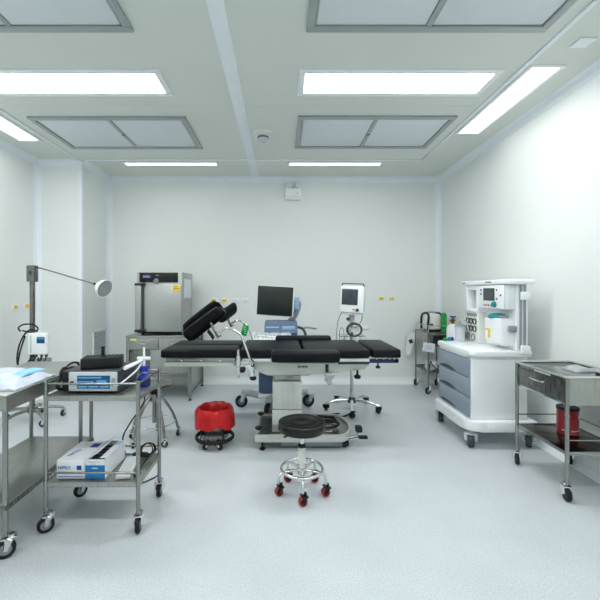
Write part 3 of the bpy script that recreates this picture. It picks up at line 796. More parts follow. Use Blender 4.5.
T = thing('drying_oven', (-1.62, 5.2, .854), 'steel drying oven with black control panel standing on the bench', 'oven')
x0, x1, y0, y1, z0, z1 = -1.923, -1.316, 4.93, 5.5, .874, 1.688
MB().box((x0, y0, z0), (x1, y1, z1), .008).build('oven_body', OVENM, T)
for x in (x0 + .06, x1 - .06):
    for y in (y0 + .06, y1 - .06): MB().lathe([(0, .854), (.022, .854), (.022, .866), (.014, .8738), (0, .8738)], (x, y, 0), 14).build('foot', BLACK, T)
MB().box((x0 + .02, y0 - .012, z0 + .001), (x1 - .002, y0 - .0005, z0 + .022), .002).build('base_strip', BLACK, T)
d = MB().box((x0 + .045, y0 - .04, z0 + .024), (x1 - .002, y0 - .0005, z1 - .165), .008).build('oven_door', OVENM, T)
MB().box((x0 + .004, y0 - .074, z0 + .053), (x0 + .086, y0 - .042, z1 - .179), .014, 3).build('door_handle', OVENM, d)
MB().box((x0 + .089, y0 - .060, z0 + .053), (x0 + .112, y0 - .0405, z1 - .179), .004).build('handle_strip', DGREY, d)
for z in (z0 + .022, z1 - .178):
    MB().box((x0 - .002, y0 - .08, z), (x0 + .135, y0 - .0405, z + .03), .008).build('handle_bracket', BLACK, d)
MB().box((x1 - .11, y0 - .0425, z1 - .25), (x1 - .014, y0 - .0402, z1 - .17), .001).build('yellow_label', YELLOW, d)
for i in range(3): pass
lb = MB(); lb.box((x1 - .10, y0 - .0435, z1 - .20), (x1 - .05, y0 - .0426, z1 - .193)); lb.box((x1 - .10, y0 - .0435, z1 - .222), (x1 - .03, y0 - .0426, z1 - .216))
lb.build('label_print', INK, d)
p = MB().box((x0 + .04, y0 - .015, z1 - .135), (x1 - .055, y0 - .0005, z1 - .006), .003).build('control_panel', BLACK, T)
MB().box((x0 + .085, y0 - .0165, z1 - .082), (x0 + .20, y0 - .0152, z1 - .026)).build('display', NAVY, p)
gl = MB()
for i, (a, h) in enumerate(((.0, .03), (.016, .022), (.03, .03), (.046, .022), (.06, .03), (.078, .018))): gl.box((x0 + .096 + a, y0 - .0172, z1 - .072), (x0 + .096 + a + .009, y0 - .0166, z1 - .072 + h))
gl.build('display_figures', LCDW, p)
MB().lathe([(0, 0), (.034, 0), (.032, .02), (.022, .026), (.02, .014), (0, .012)], M=Matrix.Translation((x0 + .265, y0 - .0155, z1 - .118)) @ Matrix.Rotation(pi / 2, 4, 'X'), n=24).build('dial', MGREY, p)
mk = MB()
for i in range(4): mk.box((x0 + .262 + i * .01, y0 - .0158, z1 - .05), (x0 + .268 + i * .01, y0 - .0151, z1 - .036))
mk.build('maker_marks', MGREY, p)
MB().box((x1 + .0002, 5.02, 1.34), (x1 + .0015, 5.42, 1.60)).build('paper_notice', WHITEP, T, 'white paper notice on the oven side')

# ------------------------------------------------------------------ revolving steel stool behind the cart
N0 = V((-1.225, 3.58, 0)); c = (N0.x, N0.y, 0)
T = thing('revolving_stool', N0, 'steel revolving stool on splayed wheeled legs behind the instrument cart', 'stool')
MB().lathe([(0, .525), (.15, .525), (.163, .53), (.166, .542), (.16, .55), (.14, .546), (0, .543)], c, 40).build('seat', STEEL, T)
MB().lathe([(0, .455), (.035, .455), (.045, .47), (.045, .495), (.02, .51), (.02, .5248), (0, .5248)], c, 20).build('seat_hub', BLACK, T)
MB().cyl((N0.x, N0.y, .17), (N0.x, N0.y, .4548), .02, n=16).build('screw_post', STEEL, T)
MB().lathe([(.021, .38), (.045, .38), (.045, .45), (.021, .45)], c, 20).build('leg_collar', STEEL, T)
for a in (-48, 28, 100, 172, 235):
    a = radians(a); d = V((cos(a), sin(a), 0))
    MB().tube(cr([N0 + d * .04 + V((0, 0, .43)), N0 + d * .11 + V((0, 0, .35)), N0 + d * .185 + V((0, 0, .21)), N0 + d * .225 + V((0, 0, .08))], 5), .0125, 10).build('leg', STEEL, T)
    p = N0 + d * .228
    caster(T, p.x, p.y, .030, .022, a + .9, CHROME, RUBBER, MGREY, top=.085)
MB().tube(circle((N0.x, N0.y, .175), .19, 36), .006, 8, True).build('foot_ring', CHROME, T)

# ------------------------------------------------------------------ exam lamp stand by the left wall
L0 = V((-2.755, 4.1, 0))
T = thing('examination_lamp', L0, 'tall lamp stand with thin arm and round silver head by the left wall', 'lamp')
MB().box((L0.x - .02, L0.y - .02, .16), (L0.x + .02, L0.y + .02, 1.60), .004).build('pole', STEELD, T)
hb = MB().box((L0.x - .045, L0.y - .035, 1.54), (L0.x + .045, L0.y + .035, 1.722), .006).build('switch_box', STEELD, T)
MB().box((L0.x - .012, L0.y - .042, 1.62), (L0.x + .012, L0.y - .0352, 1.66), .003).build('switch', DGREY, hb)
MB().tube(cr([(L0.x + .035, 4.1, 1.705), (-2.55, 4.1, 1.66), (-2.3, 4.1, 1.585), (-2.08, 4.1, 1.522), (-2.045, 4.1, 1.508)], 8), .0075, 10).build('flexible_arm', STEELD, T)
MB().cyl((-2.075, 4.1, 1.522), (-2.03, 4.1, 1.50), .013, n=14).build('arm_grip', BLACK, T)
ax = V((.80, -.34, -.30)).normalized()
M = Matrix.Translation(V((-2.03, 4.1, 1.50))) @ ax.to_track_quat('Z', 'Y').to_matrix().to_4x4()
h = MB().lathe([(0, -.012), (.028, -.010), (.036, .01), (.05, .03), (.088, .068), (.10, .10), (.102, .118), (.096, .118), (.093, .10), (.08, .073), (.045, .038), (0, .034)], M=M, n=36).build('lamp_head', WHITE, T)
MB().lathe([(0, .096), (.05, .100), (.092, .108), (.0935, .112), (.05, .106), (0, .103)], M=M, n=28).build('lens', GLASSG, h)
MB().lathe([(0, .10), (.05, .10), (.055, .16), (.045, .17), (0, .17)], L0, 20).build('hub', STEEL, T)
for a in (-110, -38, 34, 106, 178):
    a = radians(a); d = V((cos(a), sin(a), 0))
    MB().tube([L0 + d * .04 + V((0, 0, .135)), L0 + d * .18 + V((0, 0, .13)), L0 + d * .30 + V((0, 0, .10))], [.02, .017, .014], 10).build('leg', STEEL, T)
    p = L0 + d * .295
    caster(T, p.x, p.y, .036, .024, a + .8, CHROME, RUBBER, MGREY, top=.10)
bx_ = MB().box((-2.735, 3.99, .752), (-2.53, 4.05, .985), .012, 3).build('control_box', WHITE, T, 'white control box with a small blue display')
MB().box((-2.635, 3.987, .875), (-2.548, 3.9898, .945), .001).build('display', LCDB, bx_)
dl = MB(); dl.box((-2.63, 3.9855, .922), (-2.553, 3.9869, .938)); dl.build('display_lines', LCDL, bx_)
MB().box((-2.705, 3.985, .775), (-2.69, 3.9898, .96), .002).build('seam_strip', LGREY, bx_)
MB().box((-2.765, 4.0502, .84), (-2.72, 4.0802, .90), .003).build('box_bracket', STEEL, T)
for x in (-2.71, -2.66, -2.60, -2.55): MB().cyl((x, 4.02, .725), (x, 4.02, .7515), .014, n=12).build('cable_gland', DGREY, bx_)
MB().box((-2.66, 4.01, .60), (-2.53, 4.09, .705), .006).build('transformer_box', MGREY, T)
MB().box((-2.738, 4.05, .64), (-2.6605, 4.08, .67), .003).build('box_bracket', STEEL, T)
cb = MB()
cb.tube(cr([(-2.71, 4.02, .73), (-2.73, 3.98, .66), (-2.80, 3.97, .60), (-2.84, 3.98, .70), (-2.83, 4.0, .85), (-2.79, 4.03, .97), (-2.72, 4.03, 1.02), (-2.66, 4.04, .995)], 8), .008, 8)
cb.tube(cr([(-2.66, 4.02, .73), (-2.69, 3.98, .64), (-2.76, 3.97, .56), (-2.82, 3.97, .63), (-2.815, 3.99, .78), (-2.78, 4.02, .95)], 8), .008, 8)
cb.tube(cr([(-2.60, 4.02, .73), (-2.60, 3.97, .67), (-2.64, 3.97, .64), (-2.68, 3.98, .70), (-2.72, 4.0, .60), (-2.73, 4.04, .4)], 8), .008, 8)
cb.tube(cr([(-2.55, 4.02, .73), (-2.535, 3.97, .69), (-2.56, 3.965, .655), (-2.60, 3.97, .69), (-2.62, 3.99, .72)], 8), .007, 8)
cb.tube(cr([(-2.83, 4.02, 1.0), (-2.86, 4.03, 1.04), (-2.80, 4.04, 1.075), (-2.70, 4.04, 1.07), (-2.66, 4.05, 1.02), (-2.74, 4.04, .99), (-2.81, 4.02, 1.01)], 8), .008, 8)
cb.build('cables', RUBBER, T)

# ------------------------------------------------------------------ long instrument table, left foreground
T = thing('instrument_table', (-1.725, 2.45, 0), 'steel instrument table with lower shelf, at the left edge of the photo', 'table')
x0, x1, y0, y1 = -1.985, -1.470, 1.98, 2.93
MB().box((x0, y0, .868), (x1, y1, .885), .004).build('table_top', STEELH, T)
f = MB()
f.box((x0, y0, .80), (x1, y0 + .006, .8678)); f.box((x0, y1 - .006, .80), (x1, y1, .8678))
f.box((x0, y0 + .006, .80), (x0 + .006, y1 - .006, .8678)); f.box((x1 - .006, y0 + .006, .80), (x1, y1 - .006, .8678))
f.build('apron', STEELH, T)
for x in (x0 + .022, x1 - .022):
    for y in (y0 + .022, y1 - .022):
        MB().cyl((x, y, .125), (x, y, .8), .014, n=14).build('leg', STEEL, T)
        caster(T, x, y, .05, .026, radians(35) if x > -1.7 else 2.0, CHROME, RUBBER, MGREY, top=.125)
MB().box((x0 + .01, y0 + .01, .285), (x1 - .01, y1 - .01, .297), .003).build('lower_shelf', STEELH, T)
f = MB()
f.box((x1 - .012, y0 + .01, .262), (x1 - .006, y1 - .01, .2848)); f.box((x0 + .006, y0 + .01, .262), (x0 + .012, y1 - .01, .2848))
f.box((x0 + .012, y0 + .008, .262), (x1 - .012, y0 + .014, .2848)); f.box((x0 + .012, y1 - .014, .262), (x1 - .012, y1 - .008, .2848))
f.build('shelf_rim', STEELD, T)
T = thing('drape_pack', (-1.72, 2.25, .8865), 'white wrapped sterile pack with blue folds on the left instrument table', 'sterile pack')
MB().pillow((-1.99, 2.06), (-1.485, 2.43), .8865, .066, 28, 22, 4, .012, 2.0).build('wrapper', WRAP, T)
MB().pillow((-1.615, 2.20), (-1.535, 2.41), .936, .020, 8, 20, 4, .004, 5.0).build('blue_fold', SKYB, T, 'bright blue folded edge')
MB().pillow((-1.80, 2.085), (-1.60, 2.135), .934, .014, 16, 6, 4, .003, 8.0).build('blue_fold', SKYB, T, 'bright blue folded edge')
MB().pillow((-1.95, 2.16), (-1.66, 2.41), .942, .014, 14, 10, 4, .006, 11.0).build('paper_layer', WRAP, T)

# ------------------------------------------------------------------ instrument cart, left foreground
T = thing('instrument_cart', (-1.13, 2.41, 0), 'two-shelf steel cart with guard rails holding a device and boxes', 'cart')
xa, xb, ya, yb = -1.408, -.855, 2.215, 2.60
for x in (xa, xb):
    for y in (ya, yb):
        l = MB().cyl((x, y, .115), (x, y, .898), .0125, n=16).build('post', STEEL, T)
        MB().lathe([(0, .8982), (.0125, .8982), (.011, .904), (0, .908)], (x, y, 0), 14).build('post_cap', STEEL, l)
        caster(T, x, y, .046, .026, {(-1.408, 2.215): 0.6, (-.855, 2.215): 1.75, (-1.408, 2.60): .9, (-.855, 2.60): 1.7}[(x, y)], CHROME, RUBBER, MGREY, top=.116)
for z, nm in ((.812, 'top_shelf'), (.298, 'lower_shelf')):
    m = MB().box((xa, ya, z - .004), (xb, yb, z), .001)
    for a, b in (((xa, ya - .006), (xb, ya)), ((xa, yb), (xb, yb + .006)), ((xa - .006, ya), (xa, yb)), ((xb, ya), (xb + .006, yb))):
        m.box((a[0], a[1], z - .026), (b[0], b[1], z + .004), .001)
    m.build(nm, STEELH, T)
for z, nm in ((.888, 'guard_rail'), (.355, 'guard_rail')):
    m = MB()
    m.cyl((xa, ya, z), (xb, ya, z), .0065, n=10); m.cyl((xb, ya, z), (xb, yb, z), .0065, n=10); m.cyl((xa, ya, z), (xa, yb, z), .0065, n=10)
    m.cyl((xa, yb, z), (xb, yb, z), .0065, n=10)
    m.build(nm, STEEL, T)

# device on the cart
T = thing('ultrasonic_device', (-1.16, 2.43, .8135), 'silver laboratory device with blue display on top of the instrument cart', 'device')
MB().box((-1.345, 2.285, .822), (-1.0, 2.575, .951), .006).build('case', DGREY, T)
for x in (-1.31, -1.03):
    for y in (2.32, 2.54): MB().cyl((x, y, .8135), (x, y, .8218), .012, n=12).build('foot', RUBBER, T)
fp = MB().box((-1.305, 2.270, .828), (-1.008, 2.2848, .946), .006).build('face_plate', LGREY, T)
MB().box((-1.345, 2.274, .828), (-1.3065, 2.2848, .946), .003).build('side_grip', BLACK, T)
MB().box((-1.25, 2.2675, .845), (-1.048, 2.2698, .925), .001).build('display', LCDB, fp)
ll = MB()
for a, b, z, h in ((-1.245, -1.10, .908, .010), (-1.245, -1.15, .885, .006), (-1.13, -1.07, .878, .02), (-1.245, -1.19, .852, .010), (-1.18, -1.12, .852, .010), (-1.11, -1.055, .852, .010)):
    ll.box((a, 2.2665, z), (b, 2.2674, z + h))
ll.build('display_lines', LCDL, fp)
for z in (.90, .87): MB().lathe([(0, 0), (.012, 0), (.011, .006), (0, .007)], M=Matrix.Translation((-1.028, 2.2698, z)) @ Matrix.Rotation(pi / 2, 4, 'X'), n=14).build('button', MGREY, fp)
MB().cyl((-1.28, 2.2698, .88), (-1.28, 2.262, .88), .012, n=14).build('socket', BLACK, fp)
T = thing('tube_rack', (-1.155, 2.40, .953), 'black perforated block with a short post on the silver device', 'rack')
MB().box((-1.270, 2.33, .953), (-1.040, 2.47, 1.018), .003).build('block', BLACK, T)
r = MB()
for i in range(9):
    for j in range(5):
        p = (-1.257 + i * .0255, 2.345 + j * .0275)
        if abs(p[0] + 1.155) < .02 and abs(p[1] - 2.40) < .02: continue
        r.lathe([(.010, 1.0182), (.0105, 1.0205), (.008, 1.0205), (.0075, 1.0182)], (p[0], p[1], 0), 10)
r.build('hole_rims', DGREY, T)
MB().lathe([(0, 1.0183), (.02, 1.0183), (.02, 1.024), (.011, 1.028), (.010, 1.072), (.013, 1.075), (.013, 1.083), (0, 1.085)], (-1.155, 2.40, 0), 16).build('post', BLACK, T)
T.rotation_euler.z = radians(13)
cb = MB()
cb.tube(cr([(-1.352, 2.50, .90), (-1.37, 2.49, .96), (-1.382, 2.42, .965), (-1.386, 2.34, .92), (-1.38, 2.28, .85), (-1.372, 2.33, .824), (-1.378, 2.44, .83), (-1.375, 2.52, .87), (-1.372, 2.48, .93), (-1.377, 2.38, .94), (-1.375, 2.30, .88), (-1.368, 2.29, .84), (-1.372, 2.40, .835)], 8), .0065, 8)
cb.tube(cr([(-1.372, 2.40, .85), (-1.366, 2.33, .90), (-1.372, 2.30, .93), (-1.380, 2.36, .955), (-1.376, 2.45, .90), (-1.372, 2.53, .84), (-1.37, 2.56, .826)], 8), .0065, 8)
single(cb, 'power_cable', RUBBER, (-1.375, 2.4, .813), 'tangled black cable beside the silver device on the cart', 'cable')

# bottle with dispenser
bc = V((-.915, 2.47, .8135))
T = thing('reagent_bottle', bc, 'blue bottle with blue cap and white nozzle on the cart', 'bottle')
MB().lathe([(0, 0), (.038, 0), (.042, .004), (.042, .055), (.030, .068), (.021, .076), (.021, .082), (0, .082)], bc, 28).build('bottle_body', BLUE, T)
MB().lathe([(.0422, .012), (.0428, .013), (.0428, .048), (.0422, .049)], bc, 28).build('bottle_band', NAVY, T)
MB().lathe([(0, .0822), (.022, .0822), (.022, .096), (0, .096)], bc, 20).build('bottle_neck', CLEAR, T)
MB().lathe([(0, .0962), (.028, .0962), (.029, .1), (.029, .128), (.026, .132), (0, .132)], bc, 24).build('cap', BLUE, T)
nz = MB().cyl(bc + V((0, 0, .1322)), bc + V((0, 0, .172)), .009, n=12).cyl(bc + V((-.042, 0, .180)), bc + V((.04, 0, .180)), .012, n=14)
nz.cyl(bc + V((0, 0, .17)), bc + V((0, 0, .255)), .009, .006, n=12).tube([bc + V((-.01, 0, .17)), (-.955, 2.40, .968), (-.975, 2.31, .962)], [.008, .012, .013], 12)
nz.build('nozzle', WHITE, T)
MB().tube(cr([bc + V((-.012, -.005, .15)), bc + V((-.03, -.06, .11)), (-.985, 2.33, .88), (-.99, 2.25, .875), (-1.02, 2.255, .87)], 8), .0055, 8).build('tubing', WHITE, T)

# boxes on the lower shelf
ZS = .3035
T = thing('carton', (-1.275, 2.37, ZS), 'white carton with blue print on the cart\'s lower shelf, left of the blue one', 'box', 'cartons on the lower shelf of the cart')
MB().box((-1.362, 2.245, ZS), (-1.193, 2.525, ZS + .113), .002).build('carton_body', WHITEP, T)
lettering('lettering', 'NIPRO', .026, (-1.315, 2.2438, ZS + .068), (pi / 2, 0, 0), INKB, T)
m = MB().obox((-1.225, 2.2444, ZS + .068), (.028, .0011, .026), Matrix.Rotation(radians(0), 3, 'Y')); m.box((-1.355, 2.2441, ZS + .012), (-1.20, 2.2449, ZS + .016)); m.build('front_emblem', INKB, T)
m = MB().box((-1.255, 2.43, ZS + .1131), (-1.205, 2.49, ZS + .1142)); m.build('top_emblem', INKB, T)
lettering('lettering', 'NIPRO', .034, (-1.31, 2.35, ZS + .1135), (0, 0, radians(75)), INKB, T)
MB().box((-1.362, 2.381, ZS + .1131), (-1.26, 2.384, ZS + .1134)).build('lid_seam', LGREY, T)

T = thing('carton', (-1.125, 2.37, ZS), 'open carton with bright blue end on the cart\'s lower shelf', 'box', 'cartons on the lower shelf of the cart')
m = MB()
a, b, c_, d, h = -1.187, -1.068, 2.245, 2.53, .118
m.box((a, c_, ZS), (b, d, ZS + .003)); m.box((a, c_, ZS + .003), (b, c_ + .003, ZS + h)); m.box((a, d - .003, ZS + .003), (b, d, ZS + h))
m.box((a, c_ + .003, ZS + .003), (a + .003, d - .003, ZS + h)); m.box((b - .003, c_ + .003, ZS + .003), (b, d - .003, ZS + h))
m.build('carton_body', WHITEP, T)
MB().box((a + .0005, c_ - .0008, ZS + .001), (b - .0005, c_ - .0001, ZS + .083)).build('blue_end', CYANB, T, 'bright blue printed end')
m = MB().box((a + .04, c_ - .0016, ZS + .062), (a + .075, c_ - .0009, ZS + .068)); m.build('end_print', WHITEP, T)
m = MB()
for i in range(6): m.box((a + .02 + i * .012, c_ - .0008, ZS + .1), (a + .029 + i * .012, c_ - .0001, ZS + .106))
for i in range(3): m.box((a + .03 + i * .012, c_ - .0008, ZS + .088), (a + .039 + i * .012, c_ - .0001, ZS + .093))
m.build('pale_print', LBLUE, T)
MB().obox(((a + b) / 2 - .02, 2.39, ZS + .135), (.075, .27, .002), Matrix.Rotation(radians(-32), 3, 'Y')).build('flap', WHITEP, T)
MB().box((b - .04, c_ + .02, ZS + h - .0005), (b, d, ZS + h + .0015)).build('flap', WHITEP, T)
MB().box((b - .035, 2.46, ZS + h + .0016), (b - .008, 2.51, ZS + h + .0022)).build('blue_sticker', SKYB, T)
m = MB()
for i in range(5): m.box((a + .012, 2.28 + i * .045, ZS + .09), (b - .03, 2.315 + i * .045, ZS + .108), .004)
m.build('contents', DGREY, T)
M = Matrix.Rotation(radians(9), 3, 'Z')
T = thing('flat_box', (-.99, 2.36, ZS), 'flat white box lying on the cart\'s lower shelf, right of the cartons', 'box')
MB().obox((-.98, 2.375, ZS + .011), (.082, .27, .021), M, .002).build('box_body', WHITEP, T)
MB().obox((-.98, 2.375, ZS + .0222), (.07, .255, .001), M).build('lid_panel', LGREY, T)
cb = MB()
cc = V((-.912, 2.53, .355))
for i in range(3):
    cb.tube([cc + V((.037 * cos(a_) * (1 + .1 * i), -.012 + .012 * i + .02 * sin(a_ + i), .037 * sin(a_) * (1 + .06 * i) + .006)) for a_ in [2 * pi * k / 26 for k in range(26)]], .0045, 8, True)
cb.tube(cr([(-.93, 2.45, .312), (-.90, 2.36, .309), (-.875, 2.30, .309), (-.885, 2.26, .309), (-.91, 2.30, .309), (-.90, 2.42, .312), (-.895, 2.54, .318)], 8), .0045, 8)
cb.box((-1.02, 2.535, .3035), (-.92, 2.57, .328), .005)
single(cb, 'power_cable', RUBBER, (-.94, 2.48, .3035), 'black cable coil and plug on the right of the cart\'s lower shelf', 'cable')
single(MB().tube(cr([(-.96, 2.612, .80), (-.985, 2.65, .64), (-1.10, 2.70, .48), (-1.155, 2.70, .36), (-1.12, 2.70, .2), (-1.09, 2.72, .08), (-1.05, 2.76, .012), (-.98, 2.84, .007), (-.95, 2.9, .007)], 8) , .005, 8), 'hanging_cable', RUBBER, (-1.0, 2.75, .002), 'thin dark cable looping down to the floor behind the cart', 'cable')

# ------------------------------------------------------------------ anaesthesia machine
T = thing('anaesthesia_machine', (2.03, 3.78, 0), 'tall white anaesthesia machine with grey drawers by the right wall', 'anaesthesia machine')
MB().box((1.758, 3.42, .25), (2.28, 4.10, .842), .012, 3).build('cabinet', WHITE, T)
def arc_rect(x0, x1, y0, y1, r, n=6):
    p = []
    for cx, cy, a0 in ((x0 + r, y0 + r, pi), (x1 - .02, y0 + .02, 1.5 * pi), (x1 - .02, y1 - .02, 0), (x0 + r, y1 - r, pi / 2)):
        rr = r if cx < (x0 + x1) / 2 else .02
        for i in range(n + 1): p.append((cx + rr * cos(a0 + pi / 2 * i / n), cy + rr * sin(a0 + pi / 2 * i / n)))
    return p
MB().prism(arc_rect(1.692, 2.335, 3.355, 4.165, .13), 'z', .158, .25, .012, 3).build('base_bumper', WHITE, T)
MB().prism(arc_rect(1.732, 2.30, 3.375, 4.13, .05), 'z', .842, .888, .012, 3).build('worktop', WHITE, T)
MB().box((1.738, 3.47, .815), (1.757, 4.06, .8418), .006).build('pull_out_tray', WHITE, T)
for z0, z1 in ((.635, .808), (.455, .63), (.27, .45)):
    d = MB().box((1.742, 3.428, z0), (1.7575, 4.085, z1), .005).build('drawer', DRAWER, T, 'slate grey drawer front')
    pr = []
    for i in range(11):
        u = i / 10; pr.append((4.05 - .36 * u, z0 + .012 + .028 * sin(pi * u) ** .8 * (1 - .35 * u)))
    MB().prism(pr + [(3.69, z0 + .006), (4.05, z0 + .006)], 'x', 1.7395, 1.7419).build('handle_scoop_shade', DGREY, d)  # raised dark plate, the shade of a hollow handle scoop put into its colour
for x, y, a in ((1.755, 3.42, 1.22), (1.765, 4.09, 1.25), (2.29, 3.42, .98), (2.27, 4.09, 1.0)):
    caster(T, x, y, .055, .050, a, LGREY, DGREY, MGREY, top=.157)
MB().box((1.875, 3.349, .162), (2.30, 3.3548, .246), .002).build('bumper_cover', WHITE, T)
# tower
MB().box((2.165, 3.40, .889), (2.272, 4.16, 1.50), .008).build('tower_back', WHITE, T)
MB().box((2.055, 3.35, 1.502), (2.305, 4.225, 1.548), .012, 3).build('top_shelf', WHITE, T)
mk = MB()
for i in range(5): mk.box((2.0538, 3.72 - i * .022, 1.520), (2.0549, 3.705 - i * .022, 1.534))
for i in range(3): mk.box((2.0538, 4.19 - i * .022, 1.520), (2.0549, 4.175 - i * .022, 1.532))
mk.build('maker_marks', INK, T)
co = MB().box((2.075, 3.895, .889), (2.1645, 4.16, 1.215), .006).build('gauge_column', OFFW, T)
f = MB()
f.box((2.075, 3.895, 1.217), (2.1645, 3.935, 1.50), .004); f.box((2.075, 4.12, 1.217), (2.1645, 4.16, 1.50), .004)
f.box((2.075, 3.935, 1.45), (2.1645, 4.12, 1.50), .004); f.box((2.065, 3.935, 1.217), (2.1645, 4.13, 1.245), .004)
f.build('window_frame', WHITE, T)
MB().box((2.14, 3.936, 1.246), (2.1644, 4.119, 1.449)).build('flow_tube_panel', LGREY, T)
ft = MB()
for y in (3.98, 4.03, 4.08): ft.cyl((2.125, y, 1.246), (2.125, y, 1.449), .010, n=10)
ft.build('flow_tubes', CLEAR, T)
MB().box((2.0725, 3.92, 1.165), (2.0748, 4.13, 1.20)).build('gauge_legend', MGREY, co)
for j, z in enumerate((1.115, 1.035, .945)):
    for i, y in enumerate((4.10, 4.03, 3.955) if j < 2 else (4.09, 3.985)):
        M = Matrix.Translation((2.0748, y, z)) @ Matrix.Rotation(-pi / 2, 4, 'Y')
        rr = .032 if j < 2 else .036
        g = MB().lathe([(rr * .78, .004), (rr * .8, .012), (rr, .012), (rr, 0), (rr * .78, 0), (rr * .78, .004)], M=M, n=24).build('gauge', INK if j < 2 else MGREY, co)
        MB().lathe([(0, .004), (rr * .79, .004), (rr * .79, .001), (0, .001)], M=M, n=20).build('dial_face', WHITEP, g)
        MB().cyl((2.070, y, z - .004), (2.070, y + .012, z + rr * .6), .0025, n=6).build('needle', REDC if i == 1 else (YELLOW if i == 2 else GREEN), g)
sm = MB().box((2.055, 3.415, 1.268), (2.1645, 3.86, 1.495), .010, 3).build('screen_module', WHITE, T)
MB().box((2.0525, 3.56, 1.345), (2.0548, 3.755, 1.468)).build('screen', SCREEN2, sm)
M = Matrix.Translation((2.0548, 3.555, 1.312)) @ Matrix.Rotation(-pi / 2, 4, 'Y')
MB().lathe([(0, 0), (.028, 0), (.026, .022), (0, .025)], M=M, n=20).build('control_knob', TEAL, sm)
for y, z, m_ in ((3.80, 1.45, INK), (3.80, 1.41, INK), (3.525, 1.45, INK), (3.525, 1.365, REDC), (3.745, 1.30, MGREY), (3.705, 1.30, REDC), (3.665, 1.30, REDC), (3.625, 1.30, MGREY), (3.46, 1.40, INK)):
    MB().lathe([(0, 0), (.010, 0), (.009, .005), (0, .006)], M=Matrix.Translation((2.0548, y, z)) @ Matrix.Rotation(-pi / 2, 4, 'Y'), n=12).build('button', m_, sm)
MB().box((2.06, 3.4125, 1.275), (2.064, 3.4148, 1.488)).build('panel_seam', LGREY, sm)
MB().box((2.11, 3.4125, 1.275), (2.112, 3.4148, 1.488)).build('panel_seam', LGREY, sm)
ab = MB().prism([(3.43, .935), (3.70, .955), (3.70, 1.175), (3.43, 1.185)], 'x', 2.035, 2.1645, .012, 3).build('absorber', WHITE, T)
MB().lathe([(0, 1.18), (.075, 1.18), (.08, 1.19), (.07, 1.212), (.045, 1.222), (0, 1.224)], (2.10, 3.60, 0), 24).build('valve_dome', TEAL, ab)
MB().box((2.05, 3.44, 1.1845), (2.12, 3.49, 1.21), .006).build('hose_port', MGREY, ab)
m = MB().box((2.0325, 3.60, .985), (2.0348, 3.635, 1.075)); m.box((2.0325, 3.64, 1.055), (2.0348, 3.69, 1.075)); m.build('warning_label', YELLOW, ab)
MB().box((2.10, 3.395, 1.06), (2.165, 3.4295, 1.12), .004).build('clip_bracket', MGREY, T)
MB().box((2.188, 3.375, .90), (2.238, 3.3998, 1.50), .005).build('side_rail', MGREY, T)
MB().box((2.198, 3.37, .91), (2.208, 3.3748, 1.49)).build('rail_slot', LGREY, T)
for z in (1.36, .87):
    MB().box((2.180, 3.345, z), (2.258, 3.3745, z + .075), .006).build('rail_bracket', WHITE, T)

# things standing at the far end of the worktop
ZW = .8895
T = thing('suction_jar', (1.965, 4.06, ZW), 'clear jar with grey lid at the far end of the anaesthesia worktop', 'jar')
jc = (1.965, 4.06, 0)
MB().lathe([(0, ZW), (.045, ZW), (.05, ZW + .01), (.05, ZW + .155), (.0465, ZW + .155), (.0465, ZW + .012), (0, ZW + .006)], jc, 24).build('jar_body', CLEAR, T)
MB().lathe([(0, ZW + .1552), (.053, ZW + .1552), (.053, ZW + .175), (.03, ZW + .185), (.012, ZW + .19), (.012, ZW + .225), (0, ZW + .226)], jc, 24).build('lid', MGREY, T)
MB().tube(cr([(1.965, 4.06, ZW + .21), (1.99, 4.05, ZW + .235), (2.03, 4.04, ZW + .2), (2.04, 4.03, ZW + .12)], 6), .006, 8).build('spout_tube', LGREY, T)
T = thing('breathing_bag', (2.03, 4.12, ZW), 'dark rubber breathing bag beside the gauge column of the anaesthesia machine', 'breathing bag')
MB().lathe([(0, ZW), (.022, ZW + .004), (.027, ZW + .04), (.025, ZW + .09), (.014, ZW + .13), (.012, ZW + .15), (0, ZW + .15)], (2.03, 4.12, 0), 20).build('bag', RUBBER, T)
MB().lathe([(0, ZW + .1502), (.016, ZW + .1502), (.016, ZW + .17), (0, ZW + .17)], (2.03, 4.12, 0), 16).build('connector', DGREY, T)
GV = 'small coloured caps on the anaesthesia worktop'
for x, y, m_, lab in ((1.81, 4.08, GREEN, 'small green cap at the far edge of the anaesthesia worktop'), (1.862, 4.10, TEAL, 'small teal cap between green cap and clear jar on the worktop'), (1.905, 4.12, BLUE, 'small blue cap beside the clear jar on the worktop')):
    single(MB().lathe([(0, ZW), (.022, ZW), (.022, ZW + .018), (.015, ZW + .024), (.013, ZW + .036), (0, ZW + .037)], (x, y, 0), 16), 'bottle_cap', m_, (x, y, ZW), lab, 'cap', GV)
# gas cylinder between the machine and the corner trolley
gc = (2.29, 4.93, 0)
T = thing('gas_cylinder', gc, 'white gas cylinder with brass valve and blue knob behind the anaesthesia machine', 'gas cylinder')
MB().lathe([(0, 0), (.07, 0), (.078, .008), (.078, .93), (.07, .965), (.045, .99), (.025, 1.0), (0, 1.0)], gc, 28).build('cylinder', WHITE, T)
MB().lathe([(0, 1.0002), (.02, 1.0002), (.02, 1.03), (.026, 1.035), (.026, 1.06), (.014, 1.065), (.012, 1.085), (0, 1.085)], gc, 16).cyl((2.25, 4.93, 1.045), (2.32, 4.93, 1.045), .010, n=10).build('valve', BRASS, T)
MB().lathe([(0, 1.0852), (.034, 1.0852), (.036, 1.092), (.034, 1.105), (0, 1.107)], gc, 18).build('valve_knob', BLUE, T)

